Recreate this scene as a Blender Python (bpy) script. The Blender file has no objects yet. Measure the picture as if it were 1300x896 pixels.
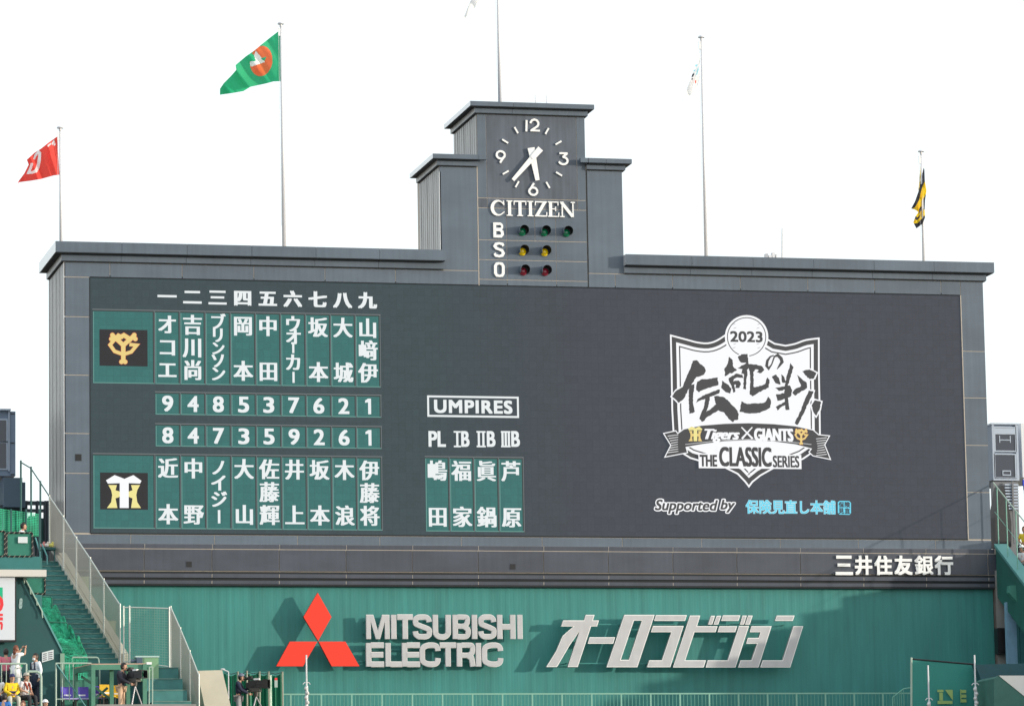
import bpy, bmesh, math, random
from mathutils import Vector, Matrix
random.seed(7)
sc = bpy.context.scene
col = sc.collection
Z0 = 18.0            # height of the screen's lower edge above the field

# ---------------------------------------------------------------- camera
YAW, PITCH, ROLL, FPX, CX, CZ, CD = 0.235093858, 0.142846493, -0.0168671573, 5400.0, -20.4677811, -15.4533573, 150.0
_f = Vector((math.sin(YAW)*math.cos(PITCH), math.cos(YAW)*math.cos(PITCH), math.sin(PITCH)))
_r0 = Vector((math.cos(YAW), -math.sin(YAW), 0)); _u0 = _r0.cross(_f)
_r = math.cos(ROLL)*_r0 + math.sin(ROLL)*_u0
_u = -math.sin(ROLL)*_r0 + math.cos(ROLL)*_u0
CAM = Vector((CX, -CD, CZ + Z0))
cd = bpy.data.cameras.new("camera"); cam = bpy.data.objects.new("camera", cd); col.objects.link(cam)
cam.matrix_world = Matrix(((_r.x, _u.x, -_f.x, CAM.x), (_r.y, _u.y, -_f.y, CAM.y), (_r.z, _u.z, -_f.z, CAM.z), (0, 0, 0, 1)))
cd.sensor_fit = 'HORIZONTAL'; cd.sensor_width = 36.0; cd.lens = FPX/1300*36.0
cd.clip_start = 1.0; cd.clip_end = 20000
sc.camera = cam

def W(px, py, y=0.0):
    """point at depth y (0 = facade) that the photograph shows at pixel px, py"""
    d = _f*FPX + _r*(px-650) + _u*(448-py)
    t = (y + CD)/d.y
    return Vector((CAM.x + d.x*t, y, CAM.z + d.z*t))

# ---------------------------------------------------------------- world, sun
SUN_AZ, SUN_EL = math.radians(60), math.radians(7.0)     # azimuth off the facade's normal, to the right
w = bpy.data.worlds.new("World"); sc.world = w; w.use_nodes = True
nt = w.node_tree; nt.nodes.clear()
out = nt.nodes.new('ShaderNodeOutputWorld'); add = nt.nodes.new('ShaderNodeAddShader')
sky = nt.nodes.new('ShaderNodeTexSky'); sky.sky_type = 'NISHITA'; sky.sun_disc = False
sun_dir = Vector((math.sin(SUN_AZ)*math.cos(SUN_EL), -math.cos(SUN_AZ)*math.cos(SUN_EL), math.sin(SUN_EL)))
sky.sun_elevation = SUN_EL; sky.sun_rotation = math.atan2(sun_dir.x, sun_dir.y)
sky.dust_density = 3.0
b1 = nt.nodes.new('ShaderNodeBackground'); b1.inputs[1].default_value = 0.07
b2 = nt.nodes.new('ShaderNodeBackground'); b2.inputs[0].default_value = (0.90, 0.965, 1.0, 1); b2.inputs[1].default_value = 1.06
nt.links.new(sky.outputs[0], b1.inputs[0]); nt.links.new(b1.outputs[0], add.inputs[0]); nt.links.new(b2.outputs[0], add.inputs[1])
nt.links.new(add.outputs[0], out.inputs[0])
sl = bpy.data.lights.new("sun", 'SUN'); sl.energy = 3.3; sl.angle = math.radians(1.0); sl.color = (1.0, 0.92, 0.78)
so = bpy.data.objects.new("sun", sl); col.objects.link(so)
so.rotation_euler = sun_dir.to_track_quat('Z', 'Y').to_euler(); so.location = (60, -60, 60)
sc.view_settings.view_transform = 'Standard'; sc.view_settings.look = 'None'
sc.view_settings.exposure = 0.0; sc.view_settings.gamma = 1.0; sc.view_settings.use_curve_mapping = False
sc.cycles.max_bounces = 5; sc.cycles.transparent_max_bounces = 12

# ---------------------------------------------------------------- materials
MATS = {}
def mat(name, rgb, rough=0.6, metal=0.0, noise=0.0, nscale=(1, 1, 1), nsize=3.0, emit=None, estr=0.0, spec=0.5, bump=0.0, streak=0.0, rnd=0.0):
    if name in MATS: return MATS[name]
    m = bpy.data.materials.new(name); m.use_nodes = True; t = m.node_tree
    b = t.nodes['Principled BSDF']
    b.inputs['Base Color'].default_value = (*rgb, 1); b.inputs['Roughness'].default_value = rough
    b.inputs['Metallic'].default_value = metal; b.inputs['Specular IOR Level'].default_value = spec
    if emit:
        b.inputs['Emission Color'].default_value = (*emit, 1); b.inputs['Emission Strength'].default_value = estr
    if noise or bump or streak:
        g = t.nodes.new('ShaderNodeNewGeometry'); mp = t.nodes.new('ShaderNodeMapping'); mp.inputs['Scale'].default_value = nscale
        n = t.nodes.new('ShaderNodeTexNoise'); n.inputs['Scale'].default_value = nsize; n.inputs['Detail'].default_value = 5
        t.links.new(g.outputs['Position'], mp.inputs[0]); t.links.new(mp.outputs[0], n.inputs[0])
        fac = n.outputs[0]
        if streak:
            mp2 = t.nodes.new('ShaderNodeMapping'); mp2.inputs['Scale'].default_value = (7, 7, .28)
            n2 = t.nodes.new('ShaderNodeTexNoise'); n2.inputs['Scale'].default_value = 1.0; n2.inputs['Detail'].default_value = 4
            t.links.new(g.outputs['Position'], mp2.inputs[0]); t.links.new(mp2.outputs[0], n2.inputs[0])
            mx = t.nodes.new('ShaderNodeMath'); mx.operation = 'MULTIPLY_ADD'; mx.inputs[1].default_value = streak
            t.links.new(n2.outputs[0], mx.inputs[0]); t.links.new(n.outputs[0], mx.inputs[2]); 
            m3 = t.nodes.new('ShaderNodeMath'); m3.operation = 'SUBTRACT'; m3.inputs[1].default_value = streak*.5
            t.links.new(mx.outputs[0], m3.inputs[0]); fac = m3.outputs[0]
        r = t.nodes.new('ShaderNodeMapRange'); r.inputs['From Min'].default_value = .25; r.inputs['From Max'].default_value = .75
        k = noise or .001
        r.inputs['To Min'].default_value = 1-k; r.inputs['To Max'].default_value = 1+k
        t.links.new(fac, r.inputs[0])
        src = r.outputs[0]
        if rnd:      # every panel its own slight tint
            oi = t.nodes.new('ShaderNodeObjectInfo'); ra = t.nodes.new('ShaderNodeMath'); ra.operation = 'MULTIPLY_ADD'; ra.inputs[1].default_value = 2*rnd; ra.inputs[2].default_value = 1-rnd
            t.links.new(oi.outputs['Random'], ra.inputs[0]); mu = t.nodes.new('ShaderNodeMath'); mu.operation = 'MULTIPLY'
            t.links.new(ra.outputs[0], mu.inputs[0]); t.links.new(src, mu.inputs[1]); src = mu.outputs[0]
        h = t.nodes.new('ShaderNodeVectorMath'); h.operation = 'SCALE'; h.inputs[0].default_value = rgb
        t.links.new(src, h.inputs['Scale']); t.links.new(h.outputs[0], b.inputs['Base Color'])
        if bump:
            bp = t.nodes.new('ShaderNodeBump'); bp.inputs['Strength'].default_value = bump; bp.inputs['Distance'].default_value = .02
            t.links.new(n.outputs[0], bp.inputs['Height']); t.links.new(bp.outputs[0], b.inputs['Normal'])
    MATS[name] = m
    return m

M_PANEL = mat('blue_grey_panel', (.098, .128, .168), .42, noise=.14, nscale=(.5, .5, 1), nsize=1.1, streak=.6, spec=.5, rnd=.07)
M_PANEL2 = mat('dark_base_panel', (.056, .065, .088), .42, noise=.16, nscale=(.6, .6, 1.4), nsize=1.3, streak=.7, rnd=.08)
M_CLOCKP = mat('clock_panel_grey', (.082, .100, .132), .5, noise=.2, nscale=(1, 1, .5), nsize=2, streak=1.1, rnd=.04)
M_SEAL = mat('pale_joint_sealant', (.46, .41, .36), .8)
M_DARKJ = mat('dark_gap', (.012, .016, .02), .8)
M_SIDE = mat('ribbed_side_cladding', (.32, .31, .30), .38, noise=.25, nscale=(1, 2.5, .25), nsize=2.5, streak=.6)
M_CAPS = mat('sky_lit_side_metal', (.72, .72, .74), .25, metal=.3)  # pale base colour holds the bright sky mirrored in left faces
M_WHITE = mat('white_paint', (.86, .87, .88), .5, emit=(1, 1, 1), estr=0.0)
M_POLE = mat('pale_grey_pole', (.62, .63, .67), .45)
M_GREENW = mat('green_painted_wall', (.032, .205, .190), .62, noise=.16, nscale=(1.2, 1, .35), nsize=.9, streak=.8)
M_RED = mat('signal_red', (.85, .035, .012), .45)
M_SILVER = mat('silver_letter_face', (.47, .47, .49), .45, noise=.07, nsize=2, streak=.5)
M_SILRIM = mat('pale_letter_rim', (.86, .86, .86), .5)
M_LSIDE = mat('letter_side_grey', (.33, .33, .34), .6)
M_GREEN = mat('green_painted_steel', (.05, .22, .16), .5, noise=.12, nsize=2)
M_GREEND = mat('dark_green_paint', (.012, .082, .084), .6, noise=.15, nsize=1.2)
M_TEAL = mat('teal_concrete_step', (.050, .19, .185), .75, noise=.22, nsize=2.5)
M_NOSE = mat('worn_step_nosing', (.13, .23, .21), .8, noise=.3, nsize=6)
M_RAILP = mat('pale_green_rail', (.36, .47, .40), .5)
M_GALV = mat('galvanised_steel', (.52, .55, .52), .45, metal=.2)
M_BLACK = mat('black_plastic', (.012, .012, .014), .4)
M_CREAM = mat('cream_concrete', (.52, .50, .42), .8, noise=.08, nsize=2)
M_CONC = mat('grey_concrete', (.25, .25, .24), .85, noise=.15, nsize=1.5)

# ---------------------------------------------------------------- mesh builder
class MB:
    def __init__(s): s.v = []; s.f = []; s.m = []
    def addv(s, pts):
        k = len(s.v); s.v += [tuple(p) for p in pts]; return k
    def face(s, pts, mi=0):
        k = s.addv(pts); s.f.append(tuple(range(k, k+len(pts)))); s.m.append(mi)
    def box(s, x0, x1, y0, y1, z0, z1, mi=0, side=None, R=None):
        p = [(x0, y0, z0), (x1, y0, z0), (x1, y1, z0), (x0, y1, z0), (x0, y0, z1), (x1, y0, z1), (x1, y1, z1), (x0, y1, z1)]
        if R: p = [R(Vector(q)) for q in p]
        k = s.addv(p)
        for q in ((0, 3, 2, 1), (4, 5, 6, 7), (0, 1, 5, 4), (2, 3, 7, 6), (1, 2, 6, 5), (3, 0, 4, 7)):
            s.f.append(tuple(k+i for i in q)); s.m.append(mi)
        if side is not None: s.m[-1] = side; s.m[-2] = side
        return s
    def hexa(s, a, off, mi=0):
        """prism from polygon a (front loop) pushed by vector off"""
        n = len(a); off = Vector(off); k = s.addv(a); k2 = s.addv([Vector(p)+off for p in a])
        s.f.append(tuple(range(k, k+n))); s.m.append(mi)
        s.f.append(tuple(range(k2+n-1, k2-1, -1))); s.m.append(mi)
        for i in range(n):
            j = (i+1) % n
            s.f.append((k+j, k+i, k2+i, k2+j)); s.m.append(mi)
        return s
    def tube(s, p0, p1, r0, r1=None, n=8, mi=0, cap=True):
        r1 = r0 if r1 is None else r1
        p0 = Vector(p0); p1 = Vector(p1); d = (p1-p0)
        if d.length < 1e-6: return s
        d.normalize(); a = d.orthogonal().normalized(); b = d.cross(a)
        ring = lambda c, r: [c+(a*math.cos(2*math.pi*i/n)+b*math.sin(2*math.pi*i/n))*r for i in range(n)]
        k = s.addv(ring(p0, r0)); k2 = s.addv(ring(p1, r1))
        for i in range(n):
            j = (i+1) % n; s.f.append((k+i, k+j, k2+j, k2+i)); s.m.append(mi)
        if cap:
            s.f.append(tuple(range(k+n-1, k-1, -1))); s.m.append(mi); s.f.append(tuple(range(k2, k2+n))); s.m.append(mi)
        return s
    def path(s, pts, r, n=6, mi=0):
        for a, b in zip(pts, pts[1:]): s.tube(a, b, r, n=n, mi=mi)
        return s
    def ball(s, c, r, n=10, mi=0, sc3=(1, 1, 1)):
        c = Vector(c); rows = []
        for i in range(n//2+1):
            th = math.pi*i/(n//2)
            rows.append(s.addv([c+Vector((r*sc3[0]*math.sin(th)*math.cos(2*math.pi*j/n), r*sc3[1]*math.sin(th)*math.sin(2*math.pi*j/n), r*sc3[2]*math.cos(th))) for j in range(n)]))
        for a, b in zip(rows, rows[1:]):
            for j in range(n):
                s.f.append((a+j, b+j, b+(j+1) % n, a+(j+1) % n)); s.m.append(mi)
        return s
    def obj(s, name, mats, parent=None, origin=None, smooth=False, **tags):
        mats = mats if isinstance(mats, (list, tuple)) else [mats]
        if parent is not None: origin = parent_origin(parent)
        O = Vector(origin) if origin is not None else Vector((0, 0, 0))
        me = bpy.data.meshes.new(name); me.from_pydata([tuple(Vector(v)-O) for v in s.v], [], s.f)
        for m in mats: me.materials.append(m)
        if len(mats) > 1: me.polygons.foreach_set('material_index', s.m)
        if smooth: me.polygons.foreach_set('use_smooth', [True]*len(me.polygons))
        me.update()
        o = bpy.data.objects.new(name, me); col.objects.link(o)
        if parent is not None: o.parent = parent
        else: o.location = O
        for k, v in tags.items(): o[k] = v
        return o
def parent_origin(p):
    v = Vector((0, 0, 0))
    while p is not None: v += p.location; p = p.parent
    return v
def thing(name, label, cat, loc, group=None):
    o = bpy.data.objects.new(name, None); col.objects.link(o); o.location = loc
    o.empty_display_size = .2
    o['label'] = label; o['category'] = cat
    if group: o['group'] = group
    return o
def tag(o, label, cat, group=None):
    o['label'] = label; o['category'] = cat
    if group: o['group'] = group
    return o
def struct(o): o['kind'] = 'structure'; return o
def copy_thing(src, loc, label, rotz=None):
    r = src.copy(); col.objects.link(r); r.location = loc; r['label'] = label
    if rotz is not None: r.rotation_euler = (0, 0, rotz)
    def rec(a, b):
        for ch in list(a.children):
            c = ch.copy(); col.objects.link(c); c.parent = b; rec(ch, c)
    rec(src, r)
    return r

# ---------------------------------------------------------------- flat shapes: text and filled outlines as 2D point sets
def eval_curve_obj(cu):
    o = bpy.data.objects.new('tmp', cu); col.objects.link(o)
    dg = bpy.context.evaluated_depsgraph_get(); me = bpy.data.meshes.new_from_object(o.evaluated_get(dg))
    v = [tuple(p.co) for p in me.vertices]; f = [tuple(p.vertices) for p in me.polygons]
    bpy.data.objects.remove(o); bpy.data.meshes.remove(me); bpy.data.curves.remove(cu)
    return v, f
_tc = {}
def text2d(s, off=0.0, shear=0.0, ext=0.0, spacing=1.0):
    key = (s, off, shear, ext, spacing)
    if key not in _tc:
        cu = bpy.data.curves.new('t', 'FONT'); cu.body = s; cu.size = 1; cu.offset = off; cu.shear = shear; cu.extrude = ext; cu.space_character = spacing
        cu.resolution_u = 4
        _tc[key] = eval_curve_obj(cu)
    return _tc[key]
def poly2d(loops, ext=0.0):
    cu = bpy.data.curves.new('p', 'CURVE'); cu.dimensions = '2D'; cu.fill_mode = 'BOTH'; cu.extrude = ext
    for lp in loops:
        sp = cu.splines.new('POLY'); sp.points.add(len(lp)-1); sp.use_cyclic_u = True
        for i, p in enumerate(lp): sp.points[i].co = (p[0], p[1], 0, 1)
    return eval_curve_obj(cu)
def bbox(v):
    xs = [p[0] for p in v]; ys = [p[1] for p in v]
    return min(xs), max(xs), min(ys), max(ys)
def put(mb, vf, fit, y, depth=0.0, mi=0, jitter=None, side=None):
    """place 2D shape with local (x, z) mapping fit(u, v)->(x, z), front face at y. vf z>0 means front when extruded"""
    v, f = vf; k = len(mb.v)
    zs = [p[2] for p in v]; zm = max(zs) if zs else 0
    for p in v:
        x, z = fit(p[0], p[1]); yy = y if (depth == 0 or p[2] > 0) else y+depth
        mb.v.append((x, yy, z))
    for q in f:
        mb.f.append(tuple(k+i for i in q))
        m = mi
        if side is not None and depth:
            if len({round(v[i][2], 5) for i in q}) > 1: m = side
        mb.m.append(m)
def rectfit(vf, x0, x1, z0, z1):
    a, b, c, d = bbox(vf[0])
    sx = (x1-x0)/max(b-a, 1e-6); sz = (z1-z0)/max(d-c, 1e-6)
    return lambda u, w_: (x0+(u-a)*sx, z0+(w_-c)*sz)
def pxrect(xl, yt, xr, yb, y):
    xc = (xl+xr)/2; yc = (yt+yb)/2
    return W(xl, yc, y).x, W(xr, yc, y).x, W(xc, yb, y).z, W(xc, yt, y).z
def text_px(mb, s, xl, yt, xr, yb, y, off=0.0, shear=0.0, bold=0, mi=0, depth=0.0, spacing=1.0, side=None):
    vf = text2d(s, off, shear, .5 if depth else 0, spacing)
    x0, x1, z0, z1 = pxrect(xl, yt, xr, yb, y)
    bx, bz = (bold if isinstance(bold, tuple) else (bold, 0))      # extra stroke weight in metres, across and up
    offs = [(0, 0)]
    if bx: offs = [(-bx/2, -bz/2), (bx/2, -bz/2)] + ([(0, 0)] if bx > .03 else []) + ([(-bx/2, bz/2), (bx/2, bz/2)] if bz else [])
    F = rectfit(vf, x0+bx/2, x1-bx/2, z0+bz/2, z1-bz/2)
    for i, (dx, dz) in enumerate(offs):
        put(mb, vf, (lambda u, w_, dx=dx, dz=dz: (F(u, w_)[0]+dx, F(u, w_)[1]+dz)), y-i*0.0015, depth, mi, side=side)
def poly_px(mb, loops, y, depth=0.0, mi=0, T=None, side=None):
    """loops in photo pixels (after transform T) filled on plane y"""
    L = []
    for lp in loops:
        q = []
        for p in lp:
            p = T(*p) if T else p
            c = W(p[0], p[1], y); q.append((c.x, c.z))
        L.append(q)
    vf = poly2d(L, .5 if depth else 0)
    put(mb, vf, lambda u, w_: (u, w_), y, depth, mi, side=side)
def zoomT(ox, oy, s): return lambda x, y: (ox+x/s, oy+y/s)
def strip2d(pts, wd):
    """outline polygon of a stroke; wd number or list"""
    n = len(pts); ws = wd if isinstance(wd, (list, tuple)) else [wd]*n
    L = []; R = []
    for i, p in enumerate(pts):
        a = Vector(pts[max(i-1, 0)]); b = Vector(pts[min(i+1, n-1)]); c = Vector(p)
        d1 = (c-a).normalized() if i > 0 else (b-c).normalized(); d2 = (b-c).normalized() if i < n-1 else d1
        n1 = Vector((-d1.y, d1.x)); n2 = Vector((-d2.y, d2.x)); m = (n1+n2)
        if m.length < .1: m = n1
        m.normalize(); k = 1/max(m.dot(n1), .5)
        L.append(c+m*ws[i]/2*k); R.append(c-m*ws[i]/2*k)
    return [tuple(q) for q in L], [tuple(q) for q in R]
def stroke(mb, pts, wd, F, y, depth, mi=0, side=None, closed=False):
    """extruded stroke made of quads; F maps (u,v) to (x,z)"""
    L, R = strip2d(pts, wd); n = len(pts)
    k = len(mb.v); side = mi if side is None else side
    for a, b in zip(L, R):
        for q in (a, b):
            x, z = F(*q); mb.v.append((x, y, z)); mb.v.append((x, y+depth, z))
    for i in range(n-1):
        p = k+4*i; q = p+4
        mb.f += [(p, p+2, q+2, q), (p+1, q+1, q+3, p+3), (p, q, q+1, p+1), (p+2, p+3, q+3, q+2)]; mb.m += [mi, mi, side, side]
    for p in (k, k+4*(n-1)):
        mb.f.append((p, p+1, p+3, p+2)); mb.m.append(side)
def arc(cx, cy, rx, ry, a0, a1, n=10):
    return [(cx+rx*math.cos(math.radians(a0+(a1-a0)*i/n)), cy+ry*math.sin(math.radians(a0+(a1-a0)*i/n))) for i in range(n+1)]
# ================================================================= setting: ground
g = MB(); g.box(-3000, 3000, -3000, 3000, -1.0, 0.0)
struct(g.obj('ground', mat('dry_soil_field', (.16, .13, .09), .95, noise=.2, nsize=.05)))

# ================================================================= scoreboard building
BX0, BX1, BY1 = -1.0, 33.78, 4.1
ZS = Z0
bld = thing('scoreboard_building', 'dark grey stadium scoreboard building with stepped clock tower and large screen', 'scoreboard', (16.4, 0, 0))
core = MB()
# core stands 25 mm behind the panels: what shows in the joints is the sealant
e = .013
core.box(BX0+e, BX1-e, e, BY1, ZS-1.9, ZS-.001)
core.box(BX0+e, -.06, e, BY1, ZS, ZS+9.3); core.box(32.86, BX1-e, e, BY1, ZS, ZS+9.3)
core.box(-.06, 32.86, .30, BY1, ZS, ZS+9.24)
core.box(BX0+e, BX1-e, e, BY1, ZS+9.3, ZS+10.46)
core.box(12.83+e, 19.78-e, e, 3.9, ZS+10.46, ZS+13.75)
core.box(14.27+e, 18.38-e, e, 3.9, ZS+13.75, ZS+15.72)
core.box(BX0+.3, BX1-.3, .5, BY1-.2, 0, ZS-1.9)
core.obj('core_wall', M_SEAL, bld)

def panel(x0, x1, z0, z1, y=0.0, m=None, d=.011, name='panel', gap=.014):
    b = MB(); b.box(x0+gap, x1-gap, y, y+d, z0+gap, z1-gap)
    return b.obj(name, m or M_PANEL, bld)
def band(xs, z0, z1, y=0.0, m=None, d=.011, gap=.014, name='panel'):
    for a, b in zip(xs, xs[1:]): panel(a, b, z0, z1, y, m, d, name, gap)
def joints(x0, x1, first, pitch):
    r = [x0]; x = first
    while x < x1-.25:
        if x > x0+.25: r.append(x)
        x += pitch
    return r+[x1]
# left and right pillar
zl = [0, W(99, 600.5).z-ZS, W(99, 550).z-ZS, W(99, 476).z-ZS, W(99, 402).z-ZS, 9.21]
for a, b in zip(zl, zl[1:]): panel(BX0, -.07, ZS+a, ZS+b, gap=.014)
zr = [0, W(1240, 624.7).z-ZS, W(1240, 565).z-ZS, W(1240, 505).z-ZS, W(1240, 446).z-ZS, 9.75]
for a, b in zip(zr, zr[1:]): panel(32.87, BX1, ZS+a, ZS+b, gap=.014)
# band above the screen
xs = joints(BX0, 32.87, W(139.6, 340).x, 2.62)
band([x for x in xs if x < 12.6]+[14.27], ZS+9.21, ZS+9.75, gap=.014)
band([19.78-1.38, 19.78-.35]+[x for x in xs if x > 20.4], ZS+9.21, ZS+9.75, gap=.014)
# band under the screen
band(joints(BX0, BX1, W(166, 683).x, 3.02), ZS-.43, ZS-.03)
# protruding base: ledge, fascia with tall panels, three shadow lines
yb = -.16
x_in = BX0
zb = [W(400, q, yb).z for q in (691, 697.5, 725.5, 728.2, 734.2, 736.6, 742)]
core2 = MB(); core2.box(BX0-.05, BX1+.2, yb+.009, 0.0, zb[6]+.01, zb[0]-.01); core2.obj('base_core', M_SEAL, bld)
core3 = MB(); core3.box(BX0-.05, BX1+.2, yb-.006, yb+.008, zb[6]+.012, zb[2]-.01); core3.obj('shadow_gap', M_DARKJ, bld)
band(joints(BX0-.06, BX1+.05, W(183, 694).x, 2.44), zb[1], zb[0], yb+.05-.05, M_PANEL2, gap=.012, name='ledge_panel')
jx = joints(BX0-.06, BX1+.25, W(182, 710).x, 2.44)
band(jx, zb[2], zb[1], yb-.03, M_PANEL2, gap=.016, d=.035)
band(jx, zb[4], zb[3], yb-.06, M_PANEL2, gap=.014, d=.08, name='ledge_panel')
band(jx, zb[6], zb[5], yb-.03, M_PANEL2, gap=.014, d=.05, name='ledge_panel')
for x_ in jx[1:-1]:
    c = MB(); c.box(x_-.016, x_+.016, yb-.050, yb-.02, zb[4]+.02, zb[3]-.02); c.box(x_-.016, x_+.016, yb-.022, yb-.01, zb[6]+.02, zb[5]-.02); c.obj('joint_strip', M_SEAL, bld)
c = MB(); c.box(BX0-.06, BX1+.25, yb-.028, 0.3, zb[6]-.05, zb[6]+.003); c.obj('base_soffit', M_DARKJ, bld)
for (px, py) in ((240, 716), (651, 719)):
    v = MB(); p = W(px, py, yb-.035); v.box(p.x-.10, p.x+.10, yb-.045, yb-.02, p.z-.10, p.z+.10)
    fr = MB(); fr.box(p.x-.125, p.x+.125, yb-.036, yb-.02, p.z-.125, p.z+.125)
    o = fr.obj('vent', M_PANEL2, bld); v.obj('opening', M_BLACK, o)
v = MB(); p = W(99.5, 580.5); v.box(p.x-.11, p.x+.11, -.014, .01, p.z-.12, p.z+.12); o = v.obj('vent', M_BLACK, bld)

# ribbed side wall, left face
def ribbed(x, y0, y1, z0, z1, name, sgn=-1):
    b = MB(); n = max(2, int(round((y1-y0)/.34))); d = (y1-y0)/n
    for i in range(n):
        b.box(min(x, x+sgn*.02), max(x, x+sgn*.02), y0+i*d+.03, y0+(i+1)*d-.03, z0, z1)
        if i % 3 == 2: b.box(min(x, x+sgn*.035), max(x, x+sgn*.035), y0+(i+1)*d-.02, y0+(i+1)*d+.02, z0, z1)
    b.box(min(x, x+sgn*.006), max(x, x+sgn*.006), y0, y1, z0, z1)
    return b.obj(name, M_SIDE, bld)
ribbed(BX0+e, .05, BY1, ZS-1.6, ZS+9.75, 'side_cladding')
ribbed(BX1-e, .05, BY1, ZS-1.6, ZS+9.75, 'side_cladding', 1)
ribbed(12.83+e, .05, 3.5, ZS+10.46, ZS+13.6, 'side_cladding')
ribbed(14.27+e, .05, 3.9, ZS+13.75, ZS+15.6, 'side_cladding')
for (x, z0, z1) in ((BX0, ZS-1.6, ZS+9.75), (12.83, ZS+10.46, ZS+13.4), ):
    t = MB(); t.box(x-.004, x+.05, .0, .05, z0, z1); t.obj('corner_trim', M_CAPS, bld)

# cornices: a soffit step and a deep fascia, each in lengths with joints
def cornice(x0, x1, y0, y1, za, zb_, zc, out1, out2, js, closed_l=True, closed_r=True):
    """x0..x1 wall edges; lower moulding za..zb_, fascia zb_..zc; out1/out2 projections"""
    l1, l2 = (out1, out2) if closed_l else (0, 0); r1, r2 = (out1, out2) if closed_r else (0, 0)
    a0, a1 = x0-l1, x1+r1
    j1 = [a0]+[j for j in js if a0+.3 < j < a1-.3]+[a1]
    for p, q in zip(j1, j1[1:]):
        b = MB(); b.box(p+.006*(p != a0), q-.006*(q != a1), y0-out1, y1+out1, za+.028, zb_, side=0); b.m[-1] = 1
        b.obj('moulding', [M_PANEL, M_SIDE], bld)  # left end only is paler: sky brightness put into its colour
    b = MB(); b.box(x0-l1+.03, x1+r1-.03, y0-out1+.03, y1, za, za+.028); b.obj('shadow_gap', M_DARKJ, bld)
    a0, a1 = x0-l2, x1+r2
    j2 = [a0]+[j for j in js if a0+.3 < j < a1-.3]+[a1]
    for p, q in zip(j2, j2[1:]):
        b = MB(); b.box(p+.006*(p != a0), q-.006*(q != a1), y0-out2, y1+out2, zb_+.03, zc); b.m[-1] = 1
        b.obj('fascia', [M_PANEL, M_CAPS], bld)  # left face only takes the pale metal, painting in the sky's reflection
    b = MB(); b.box(x0-l2+.04, x1+r2-.04, y0-out2+.04, y1, zb_, zb_+.03); b.obj('shadow_gap', M_DARKJ, bld)
jc = joints(-2, 40, W(155, 315, -.35).x, 2.36)
cornice(BX0, 12.83+.12, 0, BY1, ZS+9.75, ZS+10.02, ZS+10.44, .10, .34, jc, True, False)
cornice(19.78-.02, BX1, 0, BY1, ZS+9.75, ZS+10.02, ZS+10.44, .10, .34, jc, False, True)
# wings and tower caps
zw = W(585, 196, -.3).z; 
cornice(12.83, 14.27-.01, 0, 3.5, zw-.41, zw-.20, zw, .10, .30, [14.0], True, False)
cornice(18.40, 19.78, 0, 3.5, zw-.41, zw-.20, zw, .10, .30, [19.1], False, True)
for xa, xb in ((14.25, 14.55), (18.12, 18.42)):
    b = MB(); b.box(xa, xb, -.30, -.10, zw-.17, zw-.002); b.obj('fascia', M_PANEL, bld)
zt = W(670, 130.5, -.3).z
cornice(14.27, 18.38, 0, 3.9, zt-.42, zt-.20, zt, .10, .30, [15.6], True, True)
# tower face
panel(12.83, 14.25, ZS+9.75, zw-.41, gap=.012)                                     # left wing
panel(18.42, 19.78, ZS+9.75, zw-.41, gap=.012)                                     # right wing
d1 = MB(); d1.box(14.245, 14.275, -.004, .02, ZS+9.21, zw-.41); d1.obj('joint_strip', M_SEAL, bld)
d1 = MB(); d1.box(18.385, 18.425, -.002, .02, ZS+9.21, zw-.41); d1.obj('shadow_gap', M_DARKJ, bld)
zA, zB, z1_, z2_, z3_ = [W(660, q).z for q in (252.5, 265, 305.5, 330.5, 355.5)]
panel(14.27, 14.62, zA, zt-.42, gap=.012); panel(18.05, 18.385, zA, zt-.42, gap=.012)
panel(14.27, 14.62, zB, zA, gap=.012, m=M_CLOCKP); panel(18.05, 18.385, zB, zA, gap=.012)
clock = panel(14.62, 18.05, zA, zt-.42, gap=.012, m=M_CLOCKP, name='clock_face')
panel(14.62, 18.05, zB, zA, gap=.012, m=M_CLOCKP)
cx = [W(q, 318).x for q in (643.5, 679.5, 706)]
rows = [zB, z1_, z2_, z3_, ZS+9.21]
for i in range(4):
    xx = [14.275]+([cx[0], cx[2]] if i else cx)+[18.385]
    for a, b in zip(xx, xx[1:]): panel(a, b, rows[i+1], rows[i], gap=.012)
# access hatch in the dial
for a, b in (((676, 211), (687, 224)), ((664, 215), (676, 223))):
    p, q = W(*a), W(*b); h = MB(); h.box(p.x, q.x, -.006, .002, q.z, p.z); h.obj('hatch', M_CLOCKP, clock)

# ----- clock
TC = zoomT(600, 130, 6.4)
cc = W(*TC(481, 452)); R = 1.16
def CF(u, v): return cc.x+u, cc.z+v
mk = MB()
for h in (1, 2, 4, 5, 7, 8, 10, 11):
    a = math.radians(90-30*h); b = MB(); ca, sa = math.cos(a), math.sin(a)
    stroke(b, [(ca*1.04, sa*1.04), (ca*1.30, sa*1.30)], .062, CF, -.06, .05)
    b.obj('hour_mark', M_WHITE, clock)
def numeral(strokes):
    b = MB()
    for i, (pts, wd) in enumerate(strokes): stroke(b, pts, wd, CF, -.06-i*.002, .055)
    b.obj('numeral', M_WHITE, clock)
wN = .075
def at(px, py): p = W(*TC(px, py)); return p.x-cc.x, p.z-cc.z
def n12():
    a = at(434, 240); b = at(436, 148)
    s = [([a, b], wN)]
    c = at(500, 175); x, z = c
    s.append(([(x-.155, z+.0)]+[(x+.15*math.cos(math.radians(t)), z+.0+.15*math.sin(math.radians(t))) for t in (160, 130, 90, 50, 15, -15, -45)]+[(x-.12, z-.255)], wN))
    s.append(([(x-.16, z-.268), (x+.20, z-.268)], wN*.9))
    return s
numeral(n12())
x, z = at(735, 458)
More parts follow.
